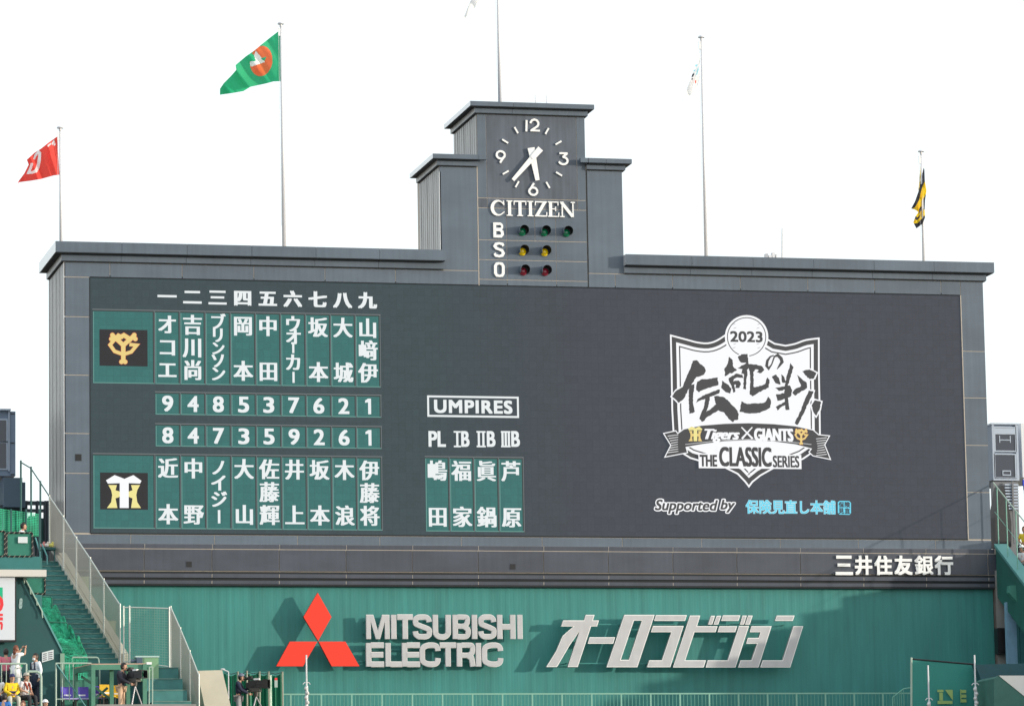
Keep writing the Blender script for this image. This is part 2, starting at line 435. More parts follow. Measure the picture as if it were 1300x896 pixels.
numeral([([(x-.15, z+.19), (x+.16, z+.19)], .07), ([(x+.15, z+.19), (x-.03, z+.045)], wN),
         ([(x-.03, z+.045)]+[(x-.01+.17*math.cos(math.radians(t)), z-.09+.135*math.sin(math.radians(t))) for t in (80, 50, 20, -10, -40, -70, -100, -130, -165)], wN)])
x, z = at(490, 710)
ring = lambda x, z, r: [(x+r*math.cos(math.radians(t)), z+r*.9*math.sin(math.radians(t))) for t in range(0, 361, 24)]
numeral([(ring(x+.0, z-.07, .155), wN), ([(x-.145, z-.04), (x+.03, z+.235)], wN)])
x, z = at(226, 443)
numeral([(ring(x-.0, z+.06, .155), wN), ([(x+.145, z+.03), (x-.03, z-.235)], wN)])
def hand(name, tail, tip, w0, w1, y):
    b = MB(); stroke(b, [at(*tail), at(*tip)], [w0, w1], CF, y, .03); b.obj(name, M_WHITE, clock)
hand('hour_hand', (470, 373), (523, 638), .27, .155, -.10)
hand('minute_hand', (546, 382), (321, 637), .23, .125, -.14)
b = MB(); b.tube((cc.x, -.16, cc.z), (cc.x, .0, cc.z), .06, n=12); b.obj('spindle', M_WHITE, clock)

# ----- CITIZEN, serif capitals cut from strokes
def letter(strokes, F, y, depth, parent, m=None, side=None, name='letter', stag=.003):
    b = MB()
    for i, (pts, wd) in enumerate(strokes): stroke(b, pts, wd, F, y-i*stag, depth, 0, 1 if side else None)
    return b.obj(name, [m or M_WHITE]+([side] if side else []), parent)
def cit(ch):
    t, k, s = .19, .075, .22       # stem, thin, serif height
    if ch == 'I': return .42, [([(.21, 0), (.21, 1)], t), ([(.02, .035), (.40, .035)], .07), ([(.02, .965), (.40, .965)], .07)]
    if ch == 'T': return .80, [([(.40, 0), (.40, .98)], t), ([(.22, .035), (.58, .035)], .07), ([(.0, .955), (.80, .955)], .09), ([(.03, 1), (.03, .72)], [.06, .05]), ([(.77, 1), (.77, .72)], [.06, .05])]
    if ch == 'Z': return .80, [([(.05, .955), (.78, .955)], .09), ([(.02, .045), (.78, .045)], .09), ([(.66, .96), (.13, .04)], t), ([(.06, 1), (.05, .72)], .06), ([(.76, 0), (.77, .3)], .06)]
    if ch == 'E': return .72, [([(.17, 0), (.17, 1)], t), ([(.0, .035), (.68, .035)], .07), ([(.0, .965), (.66, .965)], .07), ([(.17, .52), (.48, .52)], .07), ([(.64, 1), (.64, .74)], .06), ([(.67, 0), (.68, .28)], .06), ([(.48, .38), (.48, .66)], .055)]
    if ch == 'N': return .95, [([(.14, 0), (.14, .97)], .075), ([(.82, .02), (.82, 1)], .075), ([(.10, .96), (.80, .05)], .19), ([(.0, .035), (.28, .035)], .07), ([(.0, .965), (.22, .965)], .07), ([(.68, .965), (.95, .965)], .07)]
    if ch == 'C': return .92, [([(.84, .70)]+arc(.47, .5, .385, .46, 48, 312, 14)+[(.86, .26)], [.06, .07, .08, .10, .13, .17, .19, .20, .20, .20, .19, .17, .13, .10, .08, .07, .06]), ([(.80, .98), (.82, .68)], .06)]
TL = zoomT(600, 240, 6.894)
wl = W(*TL(157, 170)); wr = W(*TL(893, 180)); zb_, zt_ = W(*TL(525, 243)).z, W(*TL(525, 108)).z
tot = 0; seq = []
for ch in 'CITIZEN':
    wd, st = cit(ch); seq.append((tot, st)); tot += wd+.05
tot -= .05; sx = (wr.x-wl.x)/tot; sz = zt_-zb_
for off, st in seq:
    letter(st, (lambda u, v, off=off: (wl.x+(u+off)*sx, zb_+v*sz)), -.06, .055, bld)
def rect_letter(strokes, pr, y=-.06, depth=.055, **k):
    x0, x1, z0, z1 = pr
    return letter(strokes, lambda u, v: (x0+u*(x1-x0), z0+v*(z1-z0)), y, depth, bld, **k)
tp = lambda a, b, c, d: pxrect(*TL(a, b), *TL(c, d), 0)
t_ = .27
rect_letter([([(.14, 0), (.14, 1)], t_), ([(.1, .915), (.66, .915)]+arc(.62, .74, .24, .175, 80, -80, 5)+[(.1, .565)], [.17]*8+[.15]*1), ([(.1, .50), (.66, .50), (.85, .38), (.87, .24), (.74, .10), (.1, .085)], [.13, .15, .24, .26, .2, .17])], tp(178, 296, 270, 428))
S_ = [(.88, .76), (.80, .88), (.5, .93), (.22, .87), (.14, .74), (.26, .60), (.5, .53), (.76, .45), (.86, .28), (.76, .13), (.5, .07), (.2, .12), (.10, .26)]
rect_letter([(S_, [.2, .19, .15, .19, .24, .2, .16, .2, .25, .2, .15, .19, .2])], tp(178, 468, 280, 600))
O_ = [(.5, .925), (.76, .88), (.87, .72), (.87, .28), (.76, .12), (.5, .075), (.24, .12), (.13, .28), (.13, .72), (.24, .88), (.5, .925)]
rect_letter([(O_, [.15, .2, .26, .26, .2, .15, .2, .26, .26, .2, .15])], tp(185, 642, 278, 773))

# ----- ball / strike / out lamps
def lens(nm, rgb): return mat(nm, rgb, .12, spec=.8, bump=.15, noise=.1, nsize=30, emit=rgb, estr=.12)
LC = {'g': lens('green_lens', (.0, .16, .07)), 'y': lens('yellow_lens', (.75, .52, .0)), 'r': lens('dark_red_lens', (.22, .01, .03))}
M_VISOR = mat('visor_black', (.02, .022, .025), .5)
for (u, v, k) in ((448, 358, 'g'), (640, 362, 'g'), (833, 367, 'g'), (450, 531, 'y'), (643, 536, 'y'), (457, 704, 'r'), (647, 708, 'r')):
    p = W(*TL(u-12, v+10)); r = .175
    hd = MB(); n = 20
    ring1 = []; ring2 = []
    for i in range(n+1):
        a = math.radians(-35+250*i/n); dd = .34 if 0 < i < n else .2
        for rr, lst in ((r, ring1), (r+.012, ring2)):
            lst.append((Vector((p.x+rr*math.cos(a), 0.0, p.z+rr*math.sin(a))), Vector((p.x+rr*math.cos(a), -dd, p.z+rr*math.sin(a)))))
    for A, B in zip(ring1, ring1[1:]): hd.face([A[0], A[1], B[1], B[0]], 0)
    for A, B in zip(ring2, ring2[1:]): hd.face([A[0], B[0], B[1], A[1]], 1)
    for A, B, C_, D_ in zip(ring1, ring1[1:], ring2, ring2[1:]): hd.face([A[1], C_[1], D_[1], B[1]], 1)
    lo = hd.obj('count_lamp', [M_VISOR, M_PANEL], bld)
    bs = MB(); bs.tube((p.x, .0, p.z), (p.x, -.02, p.z), r, n=24); bs.obj('lamp_base', M_VISOR, lo, smooth=False)
    ln = MB(); ln.ball((p.x-.02, -.02, p.z-.045), .145, n=20, sc3=(1, .75, 1)); ln.obj('lens', LC[k], lo, smooth=True)
# ================================================================= LED screen
YS = .03
def led(name, c0, c1=None, x0=12.0, x1=18.5):
    """unlit LED modules: near-black face, weak glow of the picture, fine module grid"""
    m = bpy.data.materials.new(name); m.use_nodes = True; t = m.node_tree; b = t.nodes['Principled BSDF']
    b.inputs['Roughness'].default_value = .6; b.inputs['Base Color'].default_value = (.012, .012, .013, 1); b.inputs['Specular IOR Level'].default_value = .2
    g = t.nodes.new('ShaderNodeNewGeometry'); sp = t.nodes.new('ShaderNodeSeparateXYZ'); t.links.new(g.outputs['Position'], sp.inputs[0])
    r = t.nodes.new('ShaderNodeMapRange'); r.inputs['From Min'].default_value = x0; r.inputs['From Max'].default_value = x1
    t.links.new(sp.outputs['X'], r.inputs[0])
    mx = t.nodes.new('ShaderNodeMix'); mx.data_type = 'RGBA'; mx.inputs['A'].default_value = (*c0, 1); mx.inputs['B'].default_value = (*(c1 or c0), 1)
    t.links.new(r.outputs[0], mx.inputs['Factor'])
    def lines(axis, pitch, wd):
        a = t.nodes.new('ShaderNodeMath'); a.operation = 'PINGPONG'; a.inputs[1].default_value = pitch/2; t.links.new(sp.outputs[axis], a.inputs[0])
        c = t.nodes.new('ShaderNodeMath'); c.operation = 'LESS_THAN'; c.inputs[1].default_value = wd; t.links.new(a.outputs[0], c.inputs[0]); return c
    l1 = lines('X', .26, .018); l2 = lines('Z', .26, .018)
    mm = t.nodes.new('ShaderNodeMath'); mm.operation = 'MAXIMUM'; t.links.new(l1.outputs[0], mm.inputs[0]); t.links.new(l2.outputs[0], mm.inputs[1])
    n = t.nodes.new('ShaderNodeTexWhiteNoise'); n.noise_dimensions = '3D'
    sn = t.nodes.new('ShaderNodeVectorMath'); sn.operation = 'SNAP'; sn.inputs[1].default_value = (.26, 50, .26)
    t.links.new(g.outputs['Position'], sn.inputs[0]); t.links.new(sn.outputs[0], n.inputs[0])
    n3 = t.nodes.new('ShaderNodeTexNoise'); n3.inputs['Scale'].default_value = 14; n3.inputs['Detail'].default_value = 2
    t.links.new(g.outputs['Position'], n3.inputs[0])
    k = t.nodes.new('ShaderNodeMath'); k.operation = 'MULTIPLY_ADD'; k.inputs[1].default_value = .10; k.inputs[2].default_value = .82; t.links.new(n.outputs[0], k.inputs[0])
    kb = t.nodes.new('ShaderNodeMath'); kb.operation = 'MULTIPLY_ADD'; kb.inputs[1].default_value = .26; t.links.new(n3.outputs[0], kb.inputs[0]); t.links.new(k.outputs[0], kb.inputs[2])
    k2 = t.nodes.new('ShaderNodeMath'); k2.operation = 'MULTIPLY_ADD'; k2.inputs[1].default_value = -.07; t.links.new(mm.outputs[0], k2.inputs[0]); t.links.new(kb.outputs[0], k2.inputs[2])
    t.links.new(mx.outputs['Result'], b.inputs['Emission Color']); t.links.new(k2.outputs[0], b.inputs['Emission Strength'])
    return m
def glow(name, rgb, s=1.0):
    return mat(name, tuple(.03 for _ in rgb), .6, emit=rgb, estr=s, spec=.2)
L_BG = led('led_ground', (.036, .062, .072), (.047, .055, .072))
L_PLATE = led('led_green_plate', (.030, .155, .145)); L_DARK = led('led_dark_square', (.018, .018, .022))
L_CELL = glow('led_plate_light_edge', (.10, .27, .24)); L_RAIL = glow('led_rail_shadow', (.012, .028, .030)); L_EDGE2 = glow('led_rail_grey', (.13, .15, .16))
L_TXT = glow('led_white_text', (.80, .84, .85)); L_LOGO = glow('led_logo_white', (.92, .93, .95)); L_INK = glow('led_logo_ink', (.040, .042, .050))
L_GOLD = glow('led_gold', (.80, .60, .20)); L_PALEY = glow('led_pale_yellow', (.85, .76, .28)); L_ORL = glow('led_orange_line', (.55, .08, .04))
L_CYAN = glow('led_cyan', (.13, .66, .86)); L_CYANP = glow('led_cyan_glow', (.55, .80, .88))
b = MB(); b.box(-.055, 32.855, YS, YS+.2, ZS+.02, ZS+9.20)
screen = b.obj('screen', L_BG, bld)
def frame_strip(x0, x1, z0, z1, m, y=.0):
    b = MB(); b.box(x0, x1, y-.006, YS+.05, z0, z1); return b.obj('screen_frame', m, bld)
frame_strip(-.085, -.052, ZS, ZS+9.21, M_DARKJ); frame_strip(-.052, 32.855, ZS-.03, ZS+.018, M_DARKJ); frame_strip(32.853, 32.885, ZS, ZS+9.21, M_SEAL)
frame_strip(-.052, 32.853, ZS+9.202, ZS+9.235, M_DARKJ, .006)

def flat(x0, x1, z0, z1, y, m, name, parent=screen, th=.003):
    b = MB(); b.box(x0, x1, y, y+th, z0, z1); return b.obj(name, m, parent)
Yp = YS-.004
def plate(x0, x1, z0, z1, name='name_plate'):
    """one slot of the drawn board: green plate, pale lit edges left and below, dark groove above and right"""
    b = MB(); b.box(x0, x1, Yp, Yp+.003, z0, z1, 0)
    t = .035
    b.box(x0+t*.2, x0+t, Yp-.003, Yp, z0+.01, z1-.06, 1); b.box(x0, x1, Yp-.003, Yp, z0, z0+t, 1)
    b.box(x1-t*1.6, x1, Yp-.003, Yp, z0+t, z1, 2); b.box(x0, x1-t*1.6, Yp-.003, Yp, z1-t*1.3, z1, 2)
    b.box(x0-.02, x1+.02, Yp-.006, Yp-.003, z1, z1+.035, 3); b.box(x1-.012, x1+.012, Yp-.006, Yp-.003, z0, z1, 3)
    return b.obj(name, [L_PLATE, L_CELL, L_RAIL, L_EDGE2], screen)
colpx = [197, 229.1, 261.2, 293, 324.6, 356.6, 388.4, 419.9, 451.7, 483.4]
cxs = [W(c, 440, YS).x for c in colpx]; pit = (cxs[-1]-cxs[0])/9; cxs = [cxs[0]+pit*i for i in range(10)]
zz = lambda px, py: W(px, py, YS).z
T1, T0 = zz(340, 397.5), zz(340, 489.5)
D1, D0 = zz(340, 500), zz(340, 528); E1, E0 = zz(340, 540), zz(340, 568)
U1, U0 = zz(340, 578.5), zz(340, 672)
lx = W(118, 440, YS).x
def char_into(mb, ch, xc, zc, w_, h_, bold, y):
    vf = text2d(ch)
    # em square of the fallback font, measured once from a full-width box
    A = bbox(text2d('\u7530')[0]); ex, ez = (A[0]+A[1])/2, (A[2]+A[3])/2; es = (A[3]-A[2])/.86
    if ord(ch) < 256:
        a = bbox(vf[0]); ex, ez, es = (a[0]+a[1])/2, (a[2]+a[3])/2, (a[3]-a[2])
    bx, bz = bold
    for i, (dx, dz) in enumerate(((-bx/2, -bz/2), (bx/2, -bz/2), (-bx/2, bz/2), (bx/2, bz/2), (0, 0))):
        put(mb, vf, lambda u, v: (xc+dx+(u-ex)/es*w_, zc+dz+(v-ez)/es*h_), y-i*.0012)
def column_text(s, x0, x1, z0, z1, ratios, size=.76, name='name_character'):
    xc = (x0+x1)/2-.02
    for ch, (fz, k) in zip(s, ratios):
        mb = MB()
        zc = z1+(z0-z1)*fz; s_ = size*k
        if ch == '|': mb.box(xc-.045, xc+.045, Yp-.012, Yp-.010, zc-.24, zc+.24)
        else: char_into(mb, ch, xc, zc, s_*.93, s_, (.060*k, .010), Yp-.010)
        mb.obj(name, L_TXT, screen)
two = [(.19, 1), (.81, 1)]; three = [(.19, 1), (.50, 1), (.81, 1)]
names1 = [("オコエ", three), ("吉川尚", three), ("ブリンソン", [(.14, .8), (.32, .78), (.50, .72), (.67, .78), (.85, .78)]), ("岡本", two), ("中田", two),
          ("ウォーカ|", [(.16, .82), (.33, .95), (.50, 0), (.70, .82), (.88, 1)]), ("坂本", two), ("大城", two), ("山﨑伊", three)]
names2 = [("近本", two), ("中野", two), ("ノイジ|", [(.17, .82), (.38, .85), (.60, .85), (.83, 1)]), ("大山", two), ("佐藤輝", three), ("井上", two), ("坂本", two), ("木浪", two), ("伊藤将", three)]
for (z1, z0, nm) in ((T1, T0, names1), (U1, U0, names2)):
    plate(lx, cxs[0]-.03, z0, z1, 'team_plate')
    for i, (s, rt) in enumerate(nm):
        plate(cxs[i], cxs[i+1]-.02, z0, z1)
        if s == "ウォーカ|":
            x0, x1 = cxs[i], cxs[i+1]; xc = (x0+x1)/2-.02; H = z1-z0
            for ch, fz, k in (('ウ', .15, .82), ('ォ', .30, .95), ('カ', .68, .84)): mb = MB(); char_into(mb, ch, xc, z1-H*fz, .74*k, .8*k, (.055, .010), Yp-.010); mb.obj('name_character', L_TXT, screen)
            for fz in (.47, .88): mb = MB(); mb.box(xc-.04, xc+.04, Yp-.012, Yp-.010, z1-H*fz-.20, z1-H*fz+.20); mb.obj('name_character', L_TXT, screen)
        else: column_text(s, cxs[i], cxs[i+1], z0, z1, rt)
for i, ch in enumerate("一二三四五六七八九"):
    mb = MB(); char_into(mb, ch, (cxs[i]+cxs[i+1])/2-.02, zz(340, 379.5), .66, .62, (.08, .03), Yp-.010); mb.obj('order_number', L_TXT, screen)
def digit(mb, ch, xc, zc, h, wmul=.70):
    vf = text2d(ch); a = bbox(vf[0]); hh = h; ww = h*wmul*(.72 if ch == '1' else 1)
    bx, bz = .048, .028
    for i, (dx, dz) in enumerate(((-bx/2, -bz/2), (bx/2, -bz/2), (-bx/2, bz/2), (bx/2, bz/2), (0, 0), (-bx/2, 0), (bx/2, 0))):
        put(mb, vf, lambda u, v: (xc+dx+((u-a[0])/max(a[1]-a[0], .01)-.5)*(ww-bx), zc+dz+((v-a[2])/(a[3]-a[2])-.5)*(hh-bz)), Yp-.010-i*.0012)
for (z1, z0, ds) in ((D1, D0, "948537621"), (E1, E0, "847359261")):
    for i, ch in enumerate(ds):
        plate(cxs[i], cxs[i+1]-.02, z0, z1, 'number_plate')
        mb = MB(); xc = (cxs[i]+cxs[i+1])/2-.02; zc = (z0+z1)/2
        if ch == '1':
            mb.box(xc-.02, xc+.09, Yp-.012, Yp-.010, zc-.285, zc+.285); mb.face([(xc-.02, Yp-.0135, zc+.285), (xc-.02, Yp-.0135, zc+.15), (xc-.13, Yp-.0135, zc+.13), (xc-.13, Yp-.0135, zc+.21)])
        else: digit(mb, ch, xc, zc, .58)
        mb.obj('position_number', L_TXT, screen)
# umpires
ub = W(542.4, 516, YS).x, W(658.7, 516, YS).x, zz(600, 529.6), zz(600, 502.6)
fr = MB(); t = .07
fr.box(ub[0], ub[1], Yp, Yp+.003, ub[3]-t, ub[3]); fr.box(ub[0], ub[1], Yp, Yp+.003, ub[2], ub[2]+t); fr.box(ub[0], ub[0]+t, Yp, Yp+.003, ub[2]+t, ub[3]-t); fr.box(ub[1]-t, ub[1], Yp, Yp+.003, ub[2]+t, ub[3]-t)
fr.obj('umpires_frame', L_TXT, screen)
mb = MB(); text_px(mb, "UMPIRES", 551, 507.6, 650.5, 524.7, Yp-.004, bold=(.05, .04), spacing=1.12); mb.obj('umpires_heading', L_TXT, screen)
def pl_text(parts_):
    mb = MB()
    for p in parts_:
        if isinstance(p, tuple) and isinstance(p[0], str): text_px(mb, p[0], p[1], 547, p[2], 567, Yp-.004, bold=(.045, .03))
        else:
            xl, xr, n = p
            x0, x1, z0, z1 = pxrect(xl, 547, xr, 567.5, Yp); y = Yp-.004
            mb.box(x0, x1, y, y+.002, z1-.06, z1); mb.box(x0, x1, y, y+.002, z0, z0+.06)
            for i in range(n):
                xc = x0+(x1-x0)*(i+.5)/n if n > 1 else (x0+x1)/2
                mb.box(xc-.04, xc+.04, y-.001, y+.001, z0+.0601, z1-.0601)
    mb.obj('umpire_heading', L_TXT, screen)
pl_text([('PL', 544, 566)]); pl_text([(576, 585, 1), ('B', 585.5, 596)]); pl_text([(605, 616.5, 2), ('B', 618, 629)]); pl_text([(636, 648, 3), ('B', 649, 660)])
ux = [W(c, 625, YS).x for c in (540.3, 571.4, 602.6, 634, 665.5)]; V1, V0 = zz(602, 580.5), zz(602, 674.6)
for i, s in enumerate(("嶋田", "福家", "眞鍋", "芦原")):
    plate(ux[i], ux[i+1]-.02, V0, V1)
    column_text(s, ux[i], ux[i+1], V0, V1, two, name='name_character', size=.78)

# team emblems
def emblem_giants(T, y, mats, k=1.0, square=None):
    """interlocked Y and G of the first team (zoomed pixel coordinates)"""
    mb = MB()
    for w_, mi, dy in ((27*k, 1, 0), (23*k, 0, -.003)):
        F = lambda u, v: (lambda p: (p.x, p.z))(W(*T(u, v), y))
        for i, pts in enumerate(([(452, 590), (497, 632), (545, 590)], [(497, 625), (497, 715)], [(497, 590), (470, 578), (425, 630), (450, 665), (497, 682), (540, 668), (570, 632), (530, 628)], [(440, 580), (462, 600), (500, 578), (535, 600), (556, 578)])):
            stroke(mb, [T_ for T_ in pts], w_*(.8 if i == 2 else 1), F, y+dy-i*.0006, .0005, mi)
        for c in ((438, 577), (432, 598), (556, 577), (562, 598), (487, 722), (507, 722)):
            q = [(c[0]+w_*.55*math.cos(a*math.pi/4), c[1]+w_*.55*math.sin(a*math.pi/4)) for a in range(8)]
            mb.face([(lambda p: (p.x, y+dy-.0028, p.z))(W(*T(*p_), y)) for p_ in q][::-1], mi)
    return mb
TG = zoomT(40, 290, 4.265)
x0, x1, z0, z1 = pxrect(*TG(368, 548), *TG(628, 745), YS); flat(x0, x1, z0, z1, Yp-.004, L_DARK, 'emblem_square')
emblem_giants(TG, Yp-.009, None).obj('team_emblem', [L_GOLD, L_ORL], screen)
TT = zoomT(110, 490, 3.333)
x0, x1, z0, z1 = pxrect(*TT(57, 366), *TT(259, 522), YS); flat(x0, x1, z0, z1, Yp-.004, L_DARK, 'emblem_square')
def emblem_tigers(T, y, mw=0, my=1, mb=None):
    mb = mb or MB()
    poly_px(mb, [[(90, 412), (82, 398), (118, 376), (140, 384), (160, 392), (178, 384), (198, 376), (232, 400), (226, 412), (178, 410), (178, 515), (140, 515), (140, 410)]], y-.003, mi=mw, T=T)
    poly_px(mb, [[(92, 418), (128, 418), (122, 440), (136, 444), (136, 470), (122, 474), (130, 515), (86, 515), (104, 490), (108, 460), (104, 440)]], y, mi=my, T=T)
    poly_px(mb, [[(226, 418), (188, 418), (194, 440), (182, 444), (182, 470), (194, 474), (188, 515), (230, 515), (214, 490), (210, 460), (214, 440)]], y, mi=my, T=T)
    poly_px(mb, [[(124, 445), (194, 445), (194, 468), (124, 468)]], y-.001, mi=my, T=T)
    return mb
mb = emblem_tigers(TT, Yp-.009); mb.obj('team_emblem', [L_LOGO, L_PALEY], screen)

# ----- series crest
TA = zoomT(840, 390, 5.909); TB = zoomT(830, 520, 5.0); T8 = zoomT(800, 380, 2.987)
def offs(poly, d):
    n = len(poly); A = sum(poly[i][0]*poly[(i+1) % n][1]-poly[(i+1) % n][0]*poly[i][1] for i in range(n)); sg = 1 if A > 0 else -1
    out = []
    for i in range(n):
        p0, p, p2 = Vector(poly[i-1]), Vector(poly[i]), Vector(poly[(i+1) % n])
        a = (p-p0).normalized(); b = (p2-p).normalized(); n1 = Vector((-a.y, a.x))*sg; n2 = Vector((-b.y, b.x))*sg
        m = n1+n2; m = m.normalized() if m.length > .1 else n1
        q = p+m*d/max(m.dot(n1), .45); out.append((q.x, q.y))
    return out
top = [TA(*p) for p in ((62, 203), (200, 240), (270, 258), (345, 264), (410, 245), (480, 200), (560, 190), (635, 186), (720, 192), (795, 235), (850, 268), (930, 282), (1000, 268), (1080, 240), (1185, 226))]
def smooth_open(P, m=5):
    out = []
    for i in range(len(P)-1):
        p0, p1, p2, p3 = P[max(i-1, 0)], P[i], P[i+1], P[min(i+2, len(P)-1)]
        for j in range(m):
            t = j/m; out.append(tuple(.5*(2*p1[q]+(p2[q]-p0[q])*t+(2*p0[q]-5*p1[q]+4*p2[q]-p3[q])*t*t+(3*p1[q]-p0[q]-3*p2[q]+p3[q])*t**3) for q in (0, 1)))
    return out+[P[-1]]
top = smooth_open(top[:6], 3)+top[6:11]+smooth_open(top[11:], 3)
side = [(1040.6, 470), (1041.6, 520), (1042, 556), (1036, 572), (1020, 583), (1002, 590), (982, 595), (966, 604), (956, 612), (950.8, 619)]
side2 = [(945.5, 612), (936, 602), (920, 594), (896, 588), (876, 582), (860, 572), (854.5, 556), (852.4, 520), (851.6, 470)]
shield = top+side+side2
cst = MB()
for d, mi, k in ((0, 0, 0), (2.1, 1, 1), (7.6, 0, 2), (11.0, 1, 3), (12.6, 0, 4)):
    poly_px(cst, [offs(shield, d)], Yp-.004-k*.003, mi=mi)
cst.obj('crest_shield', [L_LOGO, L_INK], screen)
cb = MB(); cc2 = TA(637, 222)
circ = lambda r: [(cc2[0]+r*math.cos(i*math.pi/20), cc2[1]+r*math.sin(i*math.pi/20)) for i in range(40)]
for r, mi, k in ((27.6, 0, 0), (24.9, 1, 1), (23.8, 0, 2)): poly_px(cb, [circ(r)], Yp-.020-k*.003, mi=mi)
for i in range(7):      # seam stitches
    for s in (-1, 1):
        yv = cc2[1]+(-15+i*5) if abs(-15+i*5) > 8 else None
        if yv is None: continue
        xv = cc2[0]+s*(12.5+abs(yv-cc2[1])*.22)
        poly_px(cb, [[(xv-2, yv-1), (xv+1.6, yv-2.2), (xv+1.6, yv-1.4), (xv-2, yv-.2)]], Yp-.030, mi=2)
text_px(cb, "2023", *TA(513, 180), *TA(757, 262), Yp-.031, mi=1, bold=(.035, .03))
cb.obj('baseball_badge', [L_LOGO, L_INK, glow('led_seam_grey', (.45, .45, .50))], screen)
INK = [
 [(235, 405), (262, 400), (290, 430), (318, 450), (327, 480), (310, 505), (258, 520), (225, 570), (190, 630), (165, 680), (130, 712), (108, 690), (82, 668), (112, 628), (160, 600), (182, 540), (200, 500), (225, 440)],
 [(210, 590), (243, 580), (234, 650), (232, 720), (246, 780), (232, 790), (212, 795), (206, 720)],
 [(262, 600), (270, 560), (295, 545), (360, 538), (418, 530), (422, 580), (350, 600), (300, 620), (280, 634), (262, 618)],
 [(272, 690), (330, 655), (432, 620), (430, 640), (358, 668), (352, 720), (330, 790), (385, 752), (412, 728), (396, 672), (425, 668), (462, 675), (510, 715), (560, 770), (575, 800), (570, 840), (545, 842), (535, 862), (505, 835), (470, 785), (425, 768), (360, 810), (328, 830), (318, 848), (302, 855), (286, 835), (320, 745), (330, 682), (300, 690), (262, 712)],
 [(508, 378), (530, 400), (533, 445), (560, 470), (528, 492), (510, 490), (478, 512), (474, 460), (500, 420)],
 [(575, 375), (600, 355), (640, 352), (646, 385), (648, 410), (600, 412), (585, 398)],
 [(505, 535), (560, 500), (602, 508), (608, 528), (565, 522), (540, 535), (532, 560), (575, 552), (590, 570), (582, 600), (556, 602), (562, 575), (540, 578), (550, 630), (540, 636), (528, 590), (512, 562)],
 [(456, 556), (500, 585), (520, 610), (512, 642), (480, 632), (450, 602)],
 [(575, 455), (645, 415), (652, 448), (636, 470), (640, 495), (632, 560), (628, 612), (614, 608), (618, 545), (622, 500), (600, 495), (612, 462)],
 [(650, 430), (700, 432), (752, 446), (766, 470), (745, 490), (718, 486), (735, 468), (700, 462), (684, 485), (686, 560), (688, 602), (725, 598), (778, 578), (795, 532), (806, 545), (800, 600), (752, 622), (720, 640), (682, 664), (664, 652), (670, 560), (664, 480)],
 [(590, 782), (600, 710), (640, 728), (700, 722), (752, 722), (780, 712), (800, 676), (816, 700), (812, 748), (770, 772), (735, 788), (650, 792)],
 [(832, 520), (858, 508), (876, 530), (886, 575), (856, 566)], [(900, 508), (918, 528), (924, 562), (906, 560)],
 [(968, 425), (986, 450), (958, 540), (940, 600), (948, 700), (956, 764), (934, 766), (926, 690), (924, 600), (946, 500)],
 [(858, 606), (900, 598), (960, 590), (975, 620), (966, 665), (905, 690), (872, 698), (862, 655), (880, 655), (930, 640), (936, 612), (880, 624)],
 [(860, 748), (945, 700), (945, 722), (895, 745), (870, 768)],
 [(1060, 482), (1108, 470), (1156, 494), (1142, 528), (1112, 536), (1080, 508)],
 [(1018, 512), (1050, 540), (1084, 565), (1088, 602), (1040, 632), (1002, 658), (984, 640), (1000, 618), (1050, 592), (1034, 556)],
 [(1105, 628), (1134, 632), (1124, 665), (1090, 730), (1060, 800), (1030, 858), (1016, 880), (1002, 868), (1030, 810), (1062, 735)],
 [(1128, 738), (1150, 700), (1192, 712), (1182, 765), (1158, 806), (1140, 780)]]
def ragged(P, amp=3.0):
    out = []
    for a, b_ in zip(P, P[1:]+P[:1]):
        L_ = math.dist(a, b_); n = max(1, int(L_/11)); nx, ny = -(b_[1]-a[1])/max(L_, .1), (b_[0]-a[0])/max(L_, .1)
        for i in range(n):
            t = i/n; j = random.uniform(-amp, amp) if i else 0
            out.append((a[0]+(b_[0]-a[0])*t+nx*j, a[1]+(b_[1]-a[1])*t+ny*j))
    return out
ink = MB()
for i, p in enumerate(INK):
    poly_px(ink, [[TA(*q) for q in offs(p, -14)]], Yp-.034-(i % 7)*.0012, mi=0)
    poly_px(ink, [[TA(*q) for q in ragged(offs(p, -3.5))]], Yp-.046-(i % 7)*.0012, mi=1)
# the small hiragana ring
no = [(838, 362), (812, 372), (790, 402), (784, 440), (800, 462), (822, 430), (842, 372), (866, 360), (892, 385), (900, 412), (880, 440), (862, 466)]
FT = lambda u, v: (lambda p: (p.x, p.z))(W(*TA(u, v), Yp))
stroke(ink, no, [8, 12, 20, 22, 16, 10, 12, 22, 26, 24, 16, 5], FT, Yp-.058, .001, 1)
ink.obj('brush_lettering', [L_LOGO, L_INK], screen)
# ribbon
rb = MB()
rib = [(62, 150), (140, 133), (152, 150), (190, 122), (300, 98), (450, 86), (600, 82), (760, 88), (900, 102), (1012, 128), (1046, 158), (1116, 165), (1085, 222), (1122, 315), (1010, 292), (985, 268), (1000, 248), (900, 222), (760, 203), (600, 195), (450, 202), (320, 218), (205, 238), (215, 272), (70, 300), (108, 225)]
poly_px(rb, [[TB(*q) for q in offs(rib, -3)]], Yp-.062, mi=0)
poly_px(rb, [[TB(*q) for q in offs(rib, 3)]], Yp-.065, mi=1)
for i in range(8):
    yy = 165+i*15
    wdt = 40+abs(i-3.5)*8
    for (xa, s) in ((88+max(0, (3.5-abs(i-3.5)))*7, 1), (1098-max(0, (3.5-abs(i-3.5)))*5, -1)):
        yo = yy+(10 if s < 0 else 0); a = (xa, yo); b_ = (xa+s*wdt, yo-8*s)
        poly_px(rb, [[TB(*a), TB(*b_), TB(b_[0], b_[1]+3), TB(a[0], a[1]+4)]], Yp-.068, mi=0)
